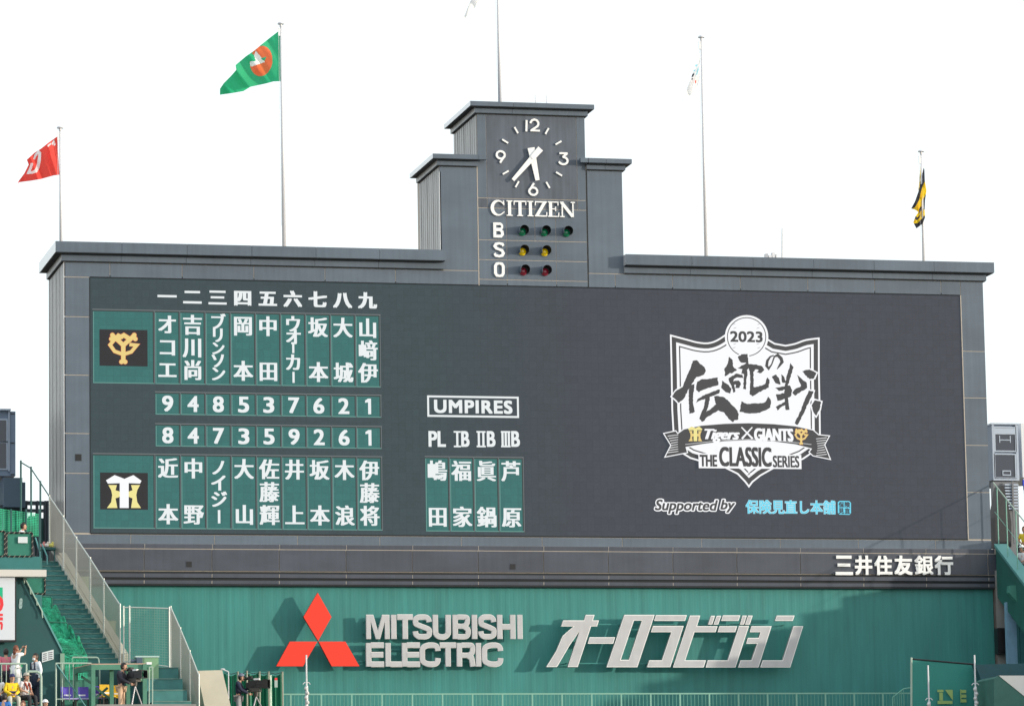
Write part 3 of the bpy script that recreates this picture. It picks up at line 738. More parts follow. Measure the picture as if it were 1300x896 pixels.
curve = lambda yo: [(200+i*80, yo+ (110-35*math.sin(math.pi*(i+.3)/10.6))) for i in range(11)]
for yo in (0, 112):
    c = curve(yo); poly_px(rb, [[TB(*q) for q in c]+[TB(q[0], q[1]+2.5) for q in c[::-1]]], Yp-.068, mi=0)
# ribbon lettering
text_px(rb, "Tigers", *TB(322, 122), *TB(546, 208), Yp-.070, shear=.35, bold=(.06, .02), mi=0)
text_px(rb, "GIANTS", *TB(636, 118), *TB(886, 200), Yp-.070, bold=(.06, .03), mi=0)
for a, b_ in (((553, 112), (624, 185)), ((622, 112), (556, 185))): stroke(rb, [a, b_], [7, 13], lambda u, v: (lambda p: (p.x, p.z))(W(*TB(u, v), Yp)), Yp-.071-(a[0] > 600)*.002, .001, 0)
rb.obj('crest_ribbon', [L_LOGO, L_INK], screen)
TT2 = lambda u, v: TB(218+(u-82)*.60, 106+(v-376)*.67)
mb = emblem_tigers(TT2, Yp-.070, 0, 1); mb.obj('small_emblem', [L_PALEY, L_GOLD], screen)
TG2 = lambda u, v: TB(893+(u-415)*.52, 120+(v-565)*.60)
emblem_giants(TG2, Yp-.070, None, 1.0).obj('small_emblem', [L_GOLD, L_ORL], screen)
# THE CLASSIC SERIES
ts = MB()
poly_px(ts, [[TB(*p) for p in ((283, 276), (406, 276), (406, 226), (756, 228), (756, 282), (936, 286), (938, 376), (286, 370))]], Yp-.074, mi=0)
text_px(ts, "THE", *TB(291, 285), *TB(402, 360), Yp-.078, bold=(.04, .03), mi=1)
text_px(ts, "CLASSIC", *TB(414, 236), *TB(748, 361), Yp-.078, bold=(.055, .04), mi=1)
text_px(ts, "SERIES", *TB(755, 291), *TB(924, 366), Yp-.078, bold=(.03, .02), mi=1)
ts.obj('crest_title', [L_LOGO, L_INK], screen)
sp_ = MB()
for a in range(8):
    dx, dz = 1.35*math.cos(a*math.pi/4), 1.35*math.sin(a*math.pi/4)
    for (s_, l, t_, r_, b_) in (("Supported", 6, 570, 408, 660), ("by", 422, 570, 517, 652)):
        text_px(sp_, s_, TB(l, 0)[0]+dx, TB(0, t_)[1]+dz, TB(r_, 0)[0]+dx, TB(0, b_)[1]+dz, Yp-.004-a*.003, shear=.25, bold=(.05, .02), mi=0)
for (s_, l, t_, r_, b_) in (("Supported", 6, 570, 408, 660), ("by", 422, 570, 517, 652)):
    text_px(sp_, s_, *TB(l, t_), *TB(r_, b_), Yp-.032, shear=.25, bold=(.03, .02), mi=1)
sp_.obj('supporter_caption', [L_LOGO, L_INK], screen)
ks = MB()
text_px(ks, "保険見直し本舗", *TB(582, 572), *TB(1155, 662), Yp-.004, bold=(.045, .04), mi=1)
text_px(ks, "保険見直し本舗", *TB(583, 573), *TB(1154, 661), Yp-.012, bold=(.02, .01), mi=0)
sq = [TB(1168, 585), TB(1180, 577), TB(1240, 578), TB(1252, 590), TB(1252, 655), TB(1242, 666), TB(1178, 664), TB(1168, 652)]
poly_px(ks, [sq], Yp-.004, mi=0)
for i, s_ in enumerate("保険見直"):
    l = 1173+(i % 2)*38; t_ = 583+(i//2)*40
    text_px(ks, s_, *TB(l, t_), *TB(l+35, t_+37), Yp-.008, mi=2, bold=(.02, .02))
ks.obj('supporter_name', [L_CYAN, L_CYANP, L_BG], screen)

# ================================================================= bank letters on the base
bank = thing('bank_sign', 'white raised kanji bank lettering on the right end of the dark base band', 'sign', W(1135, 718, -.2))
TK = zoomT(1040, 660, 3.796)
kx = [(78, 162), (172, 256), (266, 352), (362, 450), (460, 550), (556, 646)]
for ch, (a, b_) in zip("三井住友銀行", kx):
    mb = MB(); text_px(mb, ch, *TK(a, 170), *TK(b_, 264), -.26, bold=(.05, .05) if ch != '銀' else (.035, .03), depth=.04, mi=0)
    mb.obj('letter', M_WHITE, bank)

# ================================================================= green wall below the scoreboard
YW = 0.0
wx0, wx1 = W(117, 760, YW).x-3, W(1262, 800, YW).x-.0
gw = MB(); n = int((wx1-wx0)/.30); d = (wx1-wx0)/n; wz0, wz1 = 0.0, ZS-1.86
for i in range(n):      # shallow trapezoid ribs
    x = wx0+i*d
    p = [(x, 0), (x+d*.40, 0), (x+d*.5, .002), (x+d*.9, .002), (x+d, 0)]
    for (a, ya), (b_, yb_) in zip(p, p[1:]):
        gw.face([(a, YW+ya, wz0), (b_, YW+yb_, wz0), (b_, YW+yb_, wz1), (a, YW+ya, wz1)])
gw.box(wx0, wx1, YW+.03, YW+.3, wz0, wz1)
gwo = gw.obj('green_wall', M_GREENW, None, (16, 0, 0)); tag(gwo, 'long green ribbed wall under the dark scoreboard base carrying the big signs', 'wall')

# ================================================================= signs standing off the wall
YE = -.62
em = thing('emblem_sign', 'three red diamonds emblem standing off the green wall', 'sign', W(403, 800, YE))
TE = zoomT(330, 730, 3.611)
for lp in ([(265, 79), (328, 190), (267, 300), (200, 190)], [(137, 303), (263, 303), (198, 416), (75, 416)], [(269, 303), (392, 303), (456, 416), (329, 416)]):
    mb = MB(); poly_px(mb, [[TE(*p) for p in lp]], YE, .16, 0, side=1); mb.obj('diamond', [M_RED, mat('diamond_side', (.30, .02, .015), .5)], em)
    c = (sum(p[0] for p in lp)/4, sum(p[1] for p in lp)/4); q = W(*TE(*c), YE); st = MB(); st.tube((q.x, YE+.16, q.z), (q.x, .02, q.z), .04); st.obj('bracket', M_GREENW, em)
ms = thing('lettering_sign', 'silver two line capital lettering beside the red diamonds on the green wall', 'sign', W(560, 812, YE))
def catmull(P, m=4):
    out = []
    for i in range(len(P)-1):
        p0 = P[max(i-1, 0)]; p1 = P[i]; p2 = P[i+1]; p3 = P[min(i+2, len(P)-1)]
        for j in range(m):
            t = j/m
            out.append(tuple(.5*((2*p1[q])+(-p0[q]+p2[q])*t+(2*p0[q]-5*p1[q]+4*p2[q]-p3[q])*t*t+(-p0[q]+3*p1[q]-3*p2[q]+p3[q])*t**3) for q in (0, 1)))
    return out+[P[-1]]
def sl(strokes, pr, par=ms, y=YE+.18, depth=.09):
    x0, x1, z0, z1 = pr
    F = lambda u, v: (x0+u*(x1-x0), z0+v*(z1-z0))
    b = MB()
    if strokes == 'M':
        a = k/2/(x1-x0); lp = [(0, 0), (0, 1), (3.1*a, 1), (.5, .34), (1-3.1*a, 1), (1, 1), (1, 0), (1-2*a, 0), (1-2*a, .70), (.5+a*.9, 0), (.5-a*.9, 0), (2*a, .70), (2*a, 0)]
        P_ = [F(*q) for q in lp]
        put(b, poly2d([P_], .5), lambda u, v: (u, v), y+.006, depth, 1, side=2); put(b, poly2d([offs(P_, .014)], .5), lambda u, v: (u, v), y-.006, .011, 0)
        b.obj('letter', [M_SILVER, M_SILRIM, M_LSIDE], par); return
    for i, (pts, wd) in enumerate(strokes):
        # widths are given in metres: build in metric space
        P2 = [F(*p) for p in pts]
        if len(P2) > 4: P2 = catmull(P2)
        stroke(b, P2, [wd+.028]*len(P2) if not isinstance(wd, list) else [w_+.028 for w_ in wd], lambda u, v: (u, v), y+.012-i*.002, depth, 1, 2)
        stroke(b, P2, wd, lambda u, v: (u, v), y-.006-i*.002, .016, 0, 0)
    b.obj('letter', [M_SILVER, M_SILRIM, M_LSIDE], par)
k = .172
def LT(ch, wpx):    # stroke list in unit box, wpx = box width in metres, heights 0.91 m
    h = .90; a = k/2/wpx; c = k/2/h
    V = lambda x, z0=0, z1=1: ([(x, z0), (x, z1)], k)
    H_ = lambda z, x0=0, x1=1: ([(x0, z), (x1, z)], k)
    if ch == 'M': return 'M'
    if ch == 'I': return [V(.5)]
    if ch == 'T': return [V(.5, 0, 1-2*c), H_(1-c)]
    if ch == 'L': return [V(a), H_(c, 2*a)]
    if ch == 'E': return [V(a), H_(c, 2*a), H_(1-c, 2*a), H_(.5, 2*a, .96)]
    if ch == 'H': return [V(a), V(1-a), H_(.5, 2*a, 1-2*a)]
    if ch == 'U': return [([(a, 1), (a, .34), (a*1.25, .2), (.32, c*1.05), (.5, c*.85), (.68, c*1.05), (1-a*1.25, .2), (1-a, .34), (1-a, 1)], k)]
    if ch == 'S': return [([(1-a, .70), (1-a*1.3, .82), (.70, 1-c*1.1), (.5, 1-c), (.30, 1-c*1.1), (a*1.15, .83), (a, .73), (a*1.2, .62), (.34, .55), (.66, .46), (1-a*1.1, .38), (1-a, .27), (1-a*1.2, .17), (.70, c*1.1), (.5, c), (.28, c*1.1), (a*1.15, .19), (a*.9, .32)], k*.97)]
    if ch == 'C': return [([(1-a, .66), (1-a*1.25, .80), (.74, 1-c*1.2), (.52, 1-c), (.30, 1-c*1.35), (a*1.15, .76), (a, .5), (a*1.15, .24), (.30, c*1.35), (.52, c), (.74, c*1.2), (1-a*1.25, .20), (1-a, .36)], k)]
    if ch == 'B': return [V(a), ([(2*a, 1-c), (.62, 1-c), (1-a*1.5, .88), (1-a*1.25, .76), (1-a*1.5, .64), (.62, .53), (2*a, .53)], k*.9), ([(.5, .53), (.66, .50), (1-a*1.2, .40), (1-a, .28), (1-a*1.3, .16), (.66, c), (2*a, c)], k*.95)]
    if ch == 'R': return [V(a), ([(2*a, 1-c), (.62, 1-c), (1-a*1.4, .88), (1-a*1.1, .73), (1-a*1.4, .58), (.62, .48), (2*a, .48)], k*.93), ([(.60, .46), (1-a*1.6, .36), (1-a*1.3, .2), (1-a*1.05, 0)], k)]
for ch, a, b_ in (('M', 484, 597), ('I', 601, 626), ('T', 627, 705), ('S', 700, 790), ('U', 791, 877), ('B', 882, 968), ('I', 971, 997), ('S', 1000, 1086), ('H', 1086, 1173), ('I', 1178, 1206)):
    pr = pxrect(*TE(a+3, 180), *TE(b_-3, 291), YE+.18); sl(LT(ch, pr[1]-pr[0]), pr)
for ch, a, b_ in (('E', 485, 572), ('L', 574, 655), ('E', 650, 737), ('C', 731, 830), ('T', 822, 903), ('R', 901, 990), ('I', 988, 1016), ('C', 1016, 1117)):
    pr = pxrect(*TE(a+3, 309), *TE(b_-3, 417), YE+.18); sl(LT(ch, pr[1]-pr[0]), pr)
st = MB()
for z in (.25, .75):
    for z0_, z1_ in ((291, 180), (417, 309)):
        p = W(*TE(490, z0_+(z1_-z0_)*z), YE); q = W(*TE(1110, z0_+(z1_-z0_)*z), YE); st.box(p.x, q.x, YE+.38, YE+.42, p.z-.02, p.z+.02)
        for t in range(6): x = p.x+(q.x-p.x)*t/5; st.tube((x, YE+.40, p.z), (x, .02, p.z), .02, n=6)
st.obj('bracket', M_GREENW, ms)

av = thing('lettering_sign', 'silver slanted katakana lettering right of the capital letters on the green wall', 'sign', W(860, 815, YE))
TV = zoomT(680, 730, 3.421)
KAT = [
 [[(120, 195), (211, 195), (218, 171), (256, 171), (249, 195), (275, 195), (267, 221), (241, 221), (183, 397), (140, 397), (190, 243), (150, 300), (93, 397), (47, 397), (90, 328), (118, 262), (165, 221), (112, 221)]],
 [[(235, 268), (345, 268), (337, 296), (227, 296)]],
 [[(386, 171), (517, 171), (442, 398), (309, 398)], [(427, 196), (370, 366), (406, 366), (462, 196)]],
 [[(523, 172), (657, 172), (649, 197), (515, 197)]], [[(510, 219), (643, 219), (585, 398), (485, 398), (494, 368), (549, 368), (590, 246), (501, 246)]],
 [[(671, 174), (715, 174), (701, 220), (790, 220), (782, 246), (690, 246), (650, 368), (740, 368), (730, 399), (597, 399)]],
 [[(762, 175), (779, 175), (767, 213), (750, 213)]], [[(787, 175), (806, 175), (793, 213), (773, 213)]],
 [[(814, 173), (889, 173), (881, 197), (806, 197)]], [[(799, 220), (875, 220), (867, 246), (791, 246)]],
 [[(884, 219), (927, 219), (868, 399), (739, 399), (748, 368), (835, 368)]],
 [[(899, 174), (917, 174), (905, 213), (888, 213)]], [[(923, 174), (943, 174), (930, 213), (910, 213)]],
 [[(938, 220), (1025, 220), (968, 399), (880, 399), (890, 368), (938, 368), (962, 296), (915, 296), (922, 271), (969, 271), (977, 246), (930, 246)]],
 [[(1048, 174), (1125, 174), (1117, 197), (1040, 197)]], [[(1120, 220), (1162, 220), (1106, 399), (976, 399), (986, 368), (1073, 368)]]]
groups = [[0], [1], [2], [3, 4], [5, 6, 7], [8, 9, 10, 11, 12], [13], [14, 15]]
for gset in groups:
    mb = MB()
    for i in gset:
        lps = [[TV(*p) for p in lp] for lp in KAT[i]]
        poly_px(mb, lps, YE, .16, 1, side=2)
        inner = [offs(lps[0], .85)]+[offs(lp, -.85) for lp in lps[1:]]
        poly_px(mb, inner, YE-.006, 0, 0)
    mb.obj('letter', [M_SILVER, M_SILRIM, M_LSIDE], av)
st = MB()
for v in (210, 380):
    p = W(*TV(140, v), YE); q = W(*TV(1090, v), YE); st.box(p.x, q.x, YE+.20, YE+.24, p.z-.02, p.z+.02)
    for t in range(9): x = p.x+(q.x-p.x)*t/8; st.tube((x, YE+.22, p.z), (x, .02, p.z), .02, n=6)
st.obj('bracket', M_GREENW, av)
# ================================================================= flagpoles and flags
YP = 2.2
def flagpole(px_base, py_base, px_top, py_top, label, r=.07, y=YP, base_z=None):
    b = W(px_base, py_base, y); t = W(px_top, py_top, y); z0 = base_z or b.z-1.0
    th = thing('flagpole', label, 'flagpole', (b.x, y, z0), 'flagpoles along the scoreboard roof')
    q = MB(); q.tube((b.x, y, z0), (t.x, y, t.z), r, r*.45, n=10); q.obj('pole', M_POLE, th, smooth=True)
    c = MB(); c.tube((t.x, y, t.z), (t.x, y, t.z+.06), .13, .10, n=12); c.tube((t.x, y, t.z-.10), (t.x, y, t.z), .05, n=8); c.obj('finial', M_POLE, th)
    hy = MB(); hy.tube((b.x-.11, y-.02, z0+1.2), (t.x-.09, y-.02, t.z-.2), .008, n=4); hy.obj('halyard', M_POLE, th)
    k = MB(); k.box(t.x-.10, t.x-.03, y-.03, y+.03, t.z-.45, t.z-.15); k.obj('pulley', M_WHITE, th)
    return b, t
roof = ZS+10.44
fp = [flagpole(77.6, 306, 76.3, 163, 'pale flagpole at the left end of the scoreboard roof carrying the red flag', .065, base_z=roof),
      flagpole(361, 312, 356.5, 31, 'tall pale flagpole left of the clock tower carrying the green flag', .085, base_z=roof),
      flagpole(634.8, 128, 631, -58, 'white flagpole on top of the clock tower, its top above the picture', .075, base_z=zt),
      flagpole(896.5, 325, 890.2, 48, 'tall pale flagpole right of the clock tower carrying a white flag', .075, base_z=roof),
      flagpole(1172.6, 331, 1169.3, 193, 'pale flagpole at the right end of the roof carrying the black and yellow flag', .06, base_z=roof)]

def interp(pl, n):
    L = [0]
    for a, b in zip(pl, pl[1:]): L.append(L[-1]+math.dist(a, b))
    out = []
    for i in range(n+1):
        d = L[-1]*i/n; j = 0
        while j < len(L)-2 and L[j+1] < d: j += 1
        f = (d-L[j])/max(L[j+1]-L[j], 1e-6); f = min(max(f, 0), 1)
        out.append((pl[j][0]+(pl[j+1][0]-pl[j][0])*f, pl[j][1]+(pl[j+1][1]-pl[j][1])*f))
    return out
def flag(name, label, topl, botl, wave, m, n=120, rowm=80, cat='flag', prints=()):
    pip = lambda x, y, pl: sum(((a[1] > y) != (b[1] > y)) and (x < (b[0]-a[0])*(y-a[1])/(b[1]-a[1])+a[0]) for a, b in zip(pl, pl[1:]+pl[:1])) % 2
    T_ = interp(topl, n); B_ = interp(botl, n)
    mb = MB(); g_ = []
    for i in range(n+1):
        row = []
        for j in range(rowm+1):
            f = j/rowm; x = T_[i][0]*(1-f)+B_[i][0]*f; y = T_[i][1]*(1-f)+B_[i][1]*f
            row.append(len(mb.v)); p = W(x, y, YP+wave(x, y)); mb.v.append(tuple(p))
        g_.append(row)
    for i in range(n):
        for j in range(rowm):
            mb.f.append((g_[i][j], g_[i+1][j], g_[i+1][j+1], g_[i][j+1]))
            f = (j+.5)/rowm; x = T_[i][0]*(1-f)+B_[i][0]*f; y = T_[i][1]*(1-f)+B_[i][1]*f; mi = 0
            for k_, pl in prints:
                if pip(x, y, pl): mi = k_
            mb.m.append(mi)
    o = mb.obj(name, m, None, W(*topl[0], YP), smooth=True)
    tag(o, label, cat, 'flags flying over the scoreboard'); return o
def cloth(name, rgb, tr=.5):
    m = mat(name, rgb, .75, noise=.06, nsize=6)
    t = m.node_tree; b = t.nodes['Principled BSDF']; o = t.nodes['Material Output']
    ts = t.nodes.new('ShaderNodeBsdfTranslucent'); ts.inputs[0].default_value = (*[min(1, c*1.2) for c in rgb], 1)
    mx = t.nodes.new('ShaderNodeMixShader'); mx.inputs[0].default_value = tr
    t.links.new(b.outputs[0], mx.inputs[1]); t.links.new(ts.outputs[0], mx.inputs[2]); t.links.new(mx.outputs[0], o.inputs[0]); return m
C_GREEN = cloth('green_flag_cloth', (.04, .50, .24)); C_ORANGE = cloth('orange_print', (1.0, .20, .08)); C_WHITE = cloth('white_print', (.97, .97, .97), .6)
C_RED = cloth('red_flag_cloth', (.90, .09, .07)); C_NAVY = cloth('black_flag_cloth', (.035, .038, .055)); C_YEL = cloth('yellow_print', (.88, .60, .02)); C_CYAN = cloth('cyan_print', (.25, .62, .75)); C_BLK = cloth('black_print', (.03, .03, .04))
def wv1(x, y):
    u = (356-x); a = min(u/30, 1); q = u+.75*(y-38)
    return a*(.34*math.sin(q*.115)+.07*math.sin(q*.31+.8)+.05*math.sin(u*.12-y*.1)) + u*.012
TF = zoomT(270, 20, 8.15); zp = lambda T, L: [T(*p) for p in L]
ell = [(505+118*math.cos(a)*.98+10*math.sin(a), 470-158*math.sin(a)) for a in [i*math.pi/16 for i in range(32)]]
flag('flag', 'green flag with orange red disc and white arrow shape flying left', [(355.9, 38.2), (343, 48), (331.3, 57.4), (323, 64.4), (312, 72), (299, 83), (300, 89), (293, 97), (284, 106), (279.3, 113)], [(356.2, 103.4), (347, 103.8), (337, 106.5), (318, 110.5), (309, 116), (294, 118.6), (279.2, 120.6)], wv1, [C_GREEN, C_ORANGE, C_WHITE],
     prints=[(1, zp(TF, ell)), (2, zp(TF, ((448, 362), (500, 425), (542, 480), (470, 505), (398, 530), (386, 500), (392, 465), (425, 470), (448, 466), (428, 420)))), (0, zp(TF, ((500, 440), (560, 425), (540, 470), (522, 462)))), (0, zp(TF, ((380, 400), (425, 395), (448, 466), (425, 474), (380, 470))))])
def wv2(x, y):
    u = 76-x; a = min(u/12, 1); q = u+.35*(y-170)
    return a*(.20*math.sin(q*.21+.6)+.05*math.sin(q*.5))+u*.01
T6 = zoomT(0, 150, 9.955)
cL, cR = strip2d([(432, 520), (450, 470), (490, 425), (505, 440), (500, 520), (480, 620), (455, 670), (415, 685), (360, 690), (385, 640), (405, 580), (420, 572)], [22, 30, 30, 34, 40, 42, 40, 36, 30, 34, 36, 14])
flag('flag', 'red flag with white curled letter flying left at the far left pole', [(72.6, 173.5), (62, 181), (52, 189), (44, 194), (34, 203), (37, 208), (31, 220), (23, 231)], [(75.5, 222), (68, 223), (52, 227.5), (40, 229.5), (24.5, 231.5), (23.4, 232.8)], wv2, [C_RED, C_WHITE],
     prints=[(1, zp(T6, [q[0], q[1], q[2], q[3]])) for q in [(cL[i], cL[i+1], cR[i+1], cR[i]) for i in range(len(cL)-1)]]+[(1, zp(T6, q)) for q in ([(595, 350), (645, 312), (652, 330), (610, 364)], [(655, 315), (685, 270), (696, 300), (668, 345)], [(676, 340), (702, 310), (706, 335), (684, 352)])])
def wv5(x, y): return .25*math.sin(x*.5+y*.12)+.10*math.sin(x*.9-y*.2)
T7 = zoomT(1150, 180, 7.467)
f5 = flag('flag', 'black and yellow striped flag hanging furled on the right end pole', [T7(*p) for p in ((168, 248), (150, 330), (120, 470), (85, 570), (50, 634), (85, 640), (118, 668), (90, 710), (70, 765))],
          [T7(*p) for p in ((176, 262), (180, 370), (196, 460), (182, 560), (178, 640), (182, 720), (160, 775), (130, 800), (100, 822))], wv5, [C_YEL, C_NAVY], prints=[(1, zp(T7, q)) for q in (
    [(168, 240), (180, 262), (182, 370), (160, 420), (142, 480), (128, 545), (112, 580), (86, 622), (40, 640), (80, 570), (110, 470), (145, 330)],
    [(200, 475), (186, 540), (182, 636), (150, 650), (134, 662), (120, 680), (124, 640), (148, 600), (166, 540)],
    [(95, 700), (112, 715), (140, 690), (128, 725), (104, 746), (88, 728)],
    [(186, 690), (182, 740), (160, 780), (128, 806), (100, 830), (86, 790), (65, 770), (112, 772), (150, 728)])])
s5 = MB(); pts = [T7(*p) for p in ((140, 225), (132, 330), (118, 460), (134, 455), (142, 330), (146, 240))]
s5.face([W(*p, YP+.12) for p in pts]); s5.obj('furled_edge', C_YEL, f5)
def wv4(x, y): return .3*math.sin(x*.35+y*.1)
T8_ = zoomT(860, 40, 9.956)
flag('flag', 'thin white flag with small cyan and black marks beside the tall right pole', [(888.6, 66), (884, 80), (876, 103), (866, 128)], [(889, 68), (889, 92), (886, 108), (880, 118), (868, 129)], wv4, [C_WHITE, C_CYAN, C_BLK, C_RED],
     prints=[(1, zp(T8_, q)) for q in ([(210, 445), (225, 420), (258, 415), (250, 435), (222, 450)], [(238, 550), (255, 480), (268, 450), (272, 470), (250, 552)], [(200, 500), (215, 480), (232, 490), (222, 500)])]+[(2, zp(T8_, q)) for q in ([(172, 575), (190, 540), (215, 522), (212, 550), (195, 575)], [(178, 605), (192, 588), (200, 600), (186, 612)])]+[(3, zp(T8_, ((220, 650), (226, 618), (238, 612), (236, 656))))])
flag('flag', 'white flag on the clock tower pole, only its lower tip in the picture', [(630, -55), (612, -30), (598, 0), (588, 24)], [(631, -20), (622, -8), (608, 4), (589, 25)], wv4, C_WHITE, n=30, rowm=16)

# small things on the roofs
def rod(name, label, pts, r, y, cat):
    mb = MB(); mb.tube(W(*pts[0], y), W(*pts[1], y), r, r*.6, n=6); mb.tube(W(*pts[0], y)-Vector((0, 0, .6)), W(*pts[0], y), r*1.4, n=6)
    b_ = W(*pts[0], y); mb.box(b_.x-.06, b_.x+.06, y-.06, y+.06, b_.z-.65, b_.z-.1)
    o = mb.obj(name, M_POLE, None, W(*pts[0], y)); tag(o, label, cat)
rod('antenna', 'thin whip antenna on the roof right of the tall white flagpole', ((993, 327), (993, 290)), .035, 2.0, 'antenna')
rod('lightning_rod', 'left one of two short rods on the clock tower roof', ((680, 132), (679.5, 121)), .02, 1.5, 'lightning rod')
rod('lightning_rod', 'right one of two short rods on the clock tower roof', ((694, 132), (693.5, 121)), .02, 1.5, 'lightning rod')
mb = MB()
for (a, b_, c_, d_) in ((971, 322.5, 974.5, 328), (975, 324.5, 979, 328), (979.5, 321, 983, 328), (984, 323, 986, 328)):
    p, q = W(a, b_, 2.4), W(c_, d_, 2.4); mb.box(p.x, q.x, 2.3, 2.5, roof-.05, p.z)
tag(mb.obj('rooftop_beacon', M_POLE, None, W(978, 327, 2.4)), 'small grey beacon fitting on the roof left of the whip antenna', 'beacon')

# ================================================================= mesh fences and nets
def net(name, m, parent, c00, c10, c11, c01, pitch, wd, diag=True, sag=0, sag_n=4):
    """woven sheet of thin flat strands in the patch c00-c10-c11-c01"""
    c00, c10, c11, c01 = map(Vector, (c00, c10, c11, c01))
    P_ = lambda u, v: (c00*(1-u)+c10*u)*(1-v)+(c01*(1-u)+c11*u)*v
    Lu = ((c10-c00).length+(c11-c01).length)/2; Lv = ((c01-c00).length+(c11-c10).length)/2
    nrm = (c10-c00).cross(c01-c00).normalized(); mb = MB()
    def strand(a, b_, off):
        if sag:
            n = 22; Q = []
            for i in range(n+1):
                u = a[0]+(b_[0]-a[0])*i/n; v = a[1]+(b_[1]-a[1])*i/n
                h = (1-abs(math.cos(u*math.pi*sag_n)))*.25+.035*math.sin(u*41+v*9)+.03*math.sin(v*23-u*17)
                Q.append(P_(u, v)-Vector((0, 0, sag*h)))
            for A, B_ in zip(Q, Q[1:]):
                d = B_-A; s = d.normalized().cross(nrm)*wd/2; o = nrm*off; mb.face([A-s+o, A+s+o, B_+s+o, B_-s+o])
            return
        A, B_ = P_(*a), P_(*b_); d = (B_-A)
        if d.length < .02: return
        s = d.normalized().cross(nrm)*wd/2; o = nrm*off
        mb.face([A-s+o, A+s+o, B_+s+o, B_-s+o])
    if diag:
        n = int((Lu+Lv)/pitch)
        for i in range(n+1):
            t = i*pitch
            a = (t/Lu, 0) if t < Lu else (1, (t-Lu)/Lv); b_ = (0, t/Lv) if t < Lv else ((t-Lv)/Lu, 1); strand(a, b_, .002)
            a = ((Lu-t)/Lu, 0) if t < Lu else (0, (t-Lu)/Lv); b_ = (1, t/Lv) if t < Lv else ((Lu+Lv-t)/Lu, 1); strand(a, b_, -.002)
    else:
        for i in range(int(Lu/pitch)+1): strand((i*pitch/Lu, 0), (i*pitch/Lu, 1), .002)
        for i in range(int(Lv/pitch)+1): strand((0, i*pitch/Lv), (1, i*pitch/Lv), -.002)
    o = mb.obj(name, m, parent); o['kind'] = 'stuff'; return o
M_MESH = mat('beige_chain_mesh', (.46, .42, .36), .6); M_NETG = mat('green_net_cord', (.02, .40, .22), .7, noise=.55, nsize=2.2); M_NETT = mat('teal_net_cord', (.03, .26, .22), .7)
M_NETD = mat('dark_green_net', (.02, .15, .12), .8)

# stair 1: along the left of the building, down towards the camera
YS0, YS1 = -1.6, -8.0
def stair(label, R0, R1, y0, y1, n, wid_top, wid_bot, m=M_TEAL, wall_h=2.2, cat='staircase'):
    """right edge runs R0 (top, px) to R1 (bottom, px)"""
    A, B_ = W(*R0, y0), W(*R1, y1)
    th = thing('staircase', label, cat, (B_.x, y1, B_.z-3))
    for i in range(n):
        f0, f1_ = i/n, (i+1)/n
        yA = y0+(y1-y0)*f0; yB = y0+(y1-y0)*f1_; z = A.z+(B_.z-A.z)*f0; zn = A.z+(B_.z-A.z)*f1_
        x = A.x+(B_.x-A.x)*f1_; wd = wid_top+(wid_bot-wid_top)*f1_
        mb = MB(); mb.box(x-wd, x, yB, y0+.5, zn-.02, z-.03, 0); mb.box(x-wd, x, yB-.02, yB+.06, z-.03, z, 1)
        mb.obj('step', [m, M_NOSE], th)
    return th, A, B_
s1, sA, sB = stair('long teal concrete staircase climbing to the left of the scoreboard behind the mesh fence', (71, 713), (150, 842), YS0, YS1, 21, 1.15, 1.30)
# landing block beyond the top and the solid mass under the flight
mb = MB(); mb.box(sA.x-4, sA.x, YS0, 3, Z0-12, sA.z-.02); mb.box(sB.x-6, sB.x+.05, YS1, YS0, 0, sB.z-.05)
tag(mb.obj('stand_block', M_GREEND, None, (sB.x, YS1, 0)), 'dark green stand block carrying the left staircase beside the scoreboard', 'stand')
# stringer (sloping kerb) right of the steps
def sloped_bar(mb, p0, p1, w_, h, mi=0):
    a, b_ = Vector(p0), Vector(p1); s = Vector((w_, 0, 0)); u = Vector((0, 0, h))
    mb.hexa([a, b_, b_+u, a+u], s, mi)
mb = MB()
o0 = Vector((.0, 0, -.10)); sloped_bar(mb, sA+o0, sB+o0, .12, .34); sloped_bar(mb, sA+Vector((.13, .25, -.1)), sB+Vector((.13, .25, -.1)), .25, .45)
tag(mb.obj('stair_kerb', M_CREAM, None, (sB.x, YS1, sB.z)), 'pale sloping kerb along the right of the upper left staircase', 'kerb')

def fence(label, bots, tops, ys, group=None, mesh=M_MESH, pitch=.07, wd=.021, posts=M_GALV, r=.028, extra=.06, cat='fence', diag=True, rail=True):
    B_ = [W(b[0], b[1], y) for b, y in zip(bots, ys)]; T_ = [W(t[0], t[1], y) for t, y in zip(tops, ys)]
    th = thing('mesh_fence', label, cat, B_[-1], group)
    for b, t in zip(B_, T_):
        x = (b.x+t.x)/2; q = MB(); q.tube((x, b.y, b.z), (x, b.y, t.z+extra), r, n=8); q.obj('post', posts, th, smooth=False)
    if rail:
        for a, c in zip(T_, T_[1:]): q = MB(); q.tube(a, c, r*.8, n=8); q.obj('top_rail', posts, th)
        for a, c in zip(B_, B_[1:]): q = MB(); q.tube(a+Vector((0, 0, .06)), c+Vector((0, 0, .06)), r*.6, n=6); q.obj('bottom_rail', posts, th)
    for a, b_, c, d in zip(B_, B_[1:], T_[1:], T_): net('mesh_panel', mesh, th, a, b_, c, d, pitch, wd, diag)
    return th
def stair_y(px): return YS0+(YS1-YS0)*(px-71)/(150-71)
tops = [(25.5, 586), (39, 594), (51, 612), (62.7, 630), (80.5, 656), (97, 683), (114.7, 709), (131.7, 736), (152.6, 768)]
bots = [(26.5, 640), (39.5, 655), (51.3, 680), (62.9, 697), (80.7, 724), (97.2, 756), (114.9, 787), (131.9, 813), (152.6, 842)]
ys_ = [-1.1, -1.15, -1.2, -1.25, stair_y(81), stair_y(97), stair_y(115), stair_y(132), stair_y(152)]
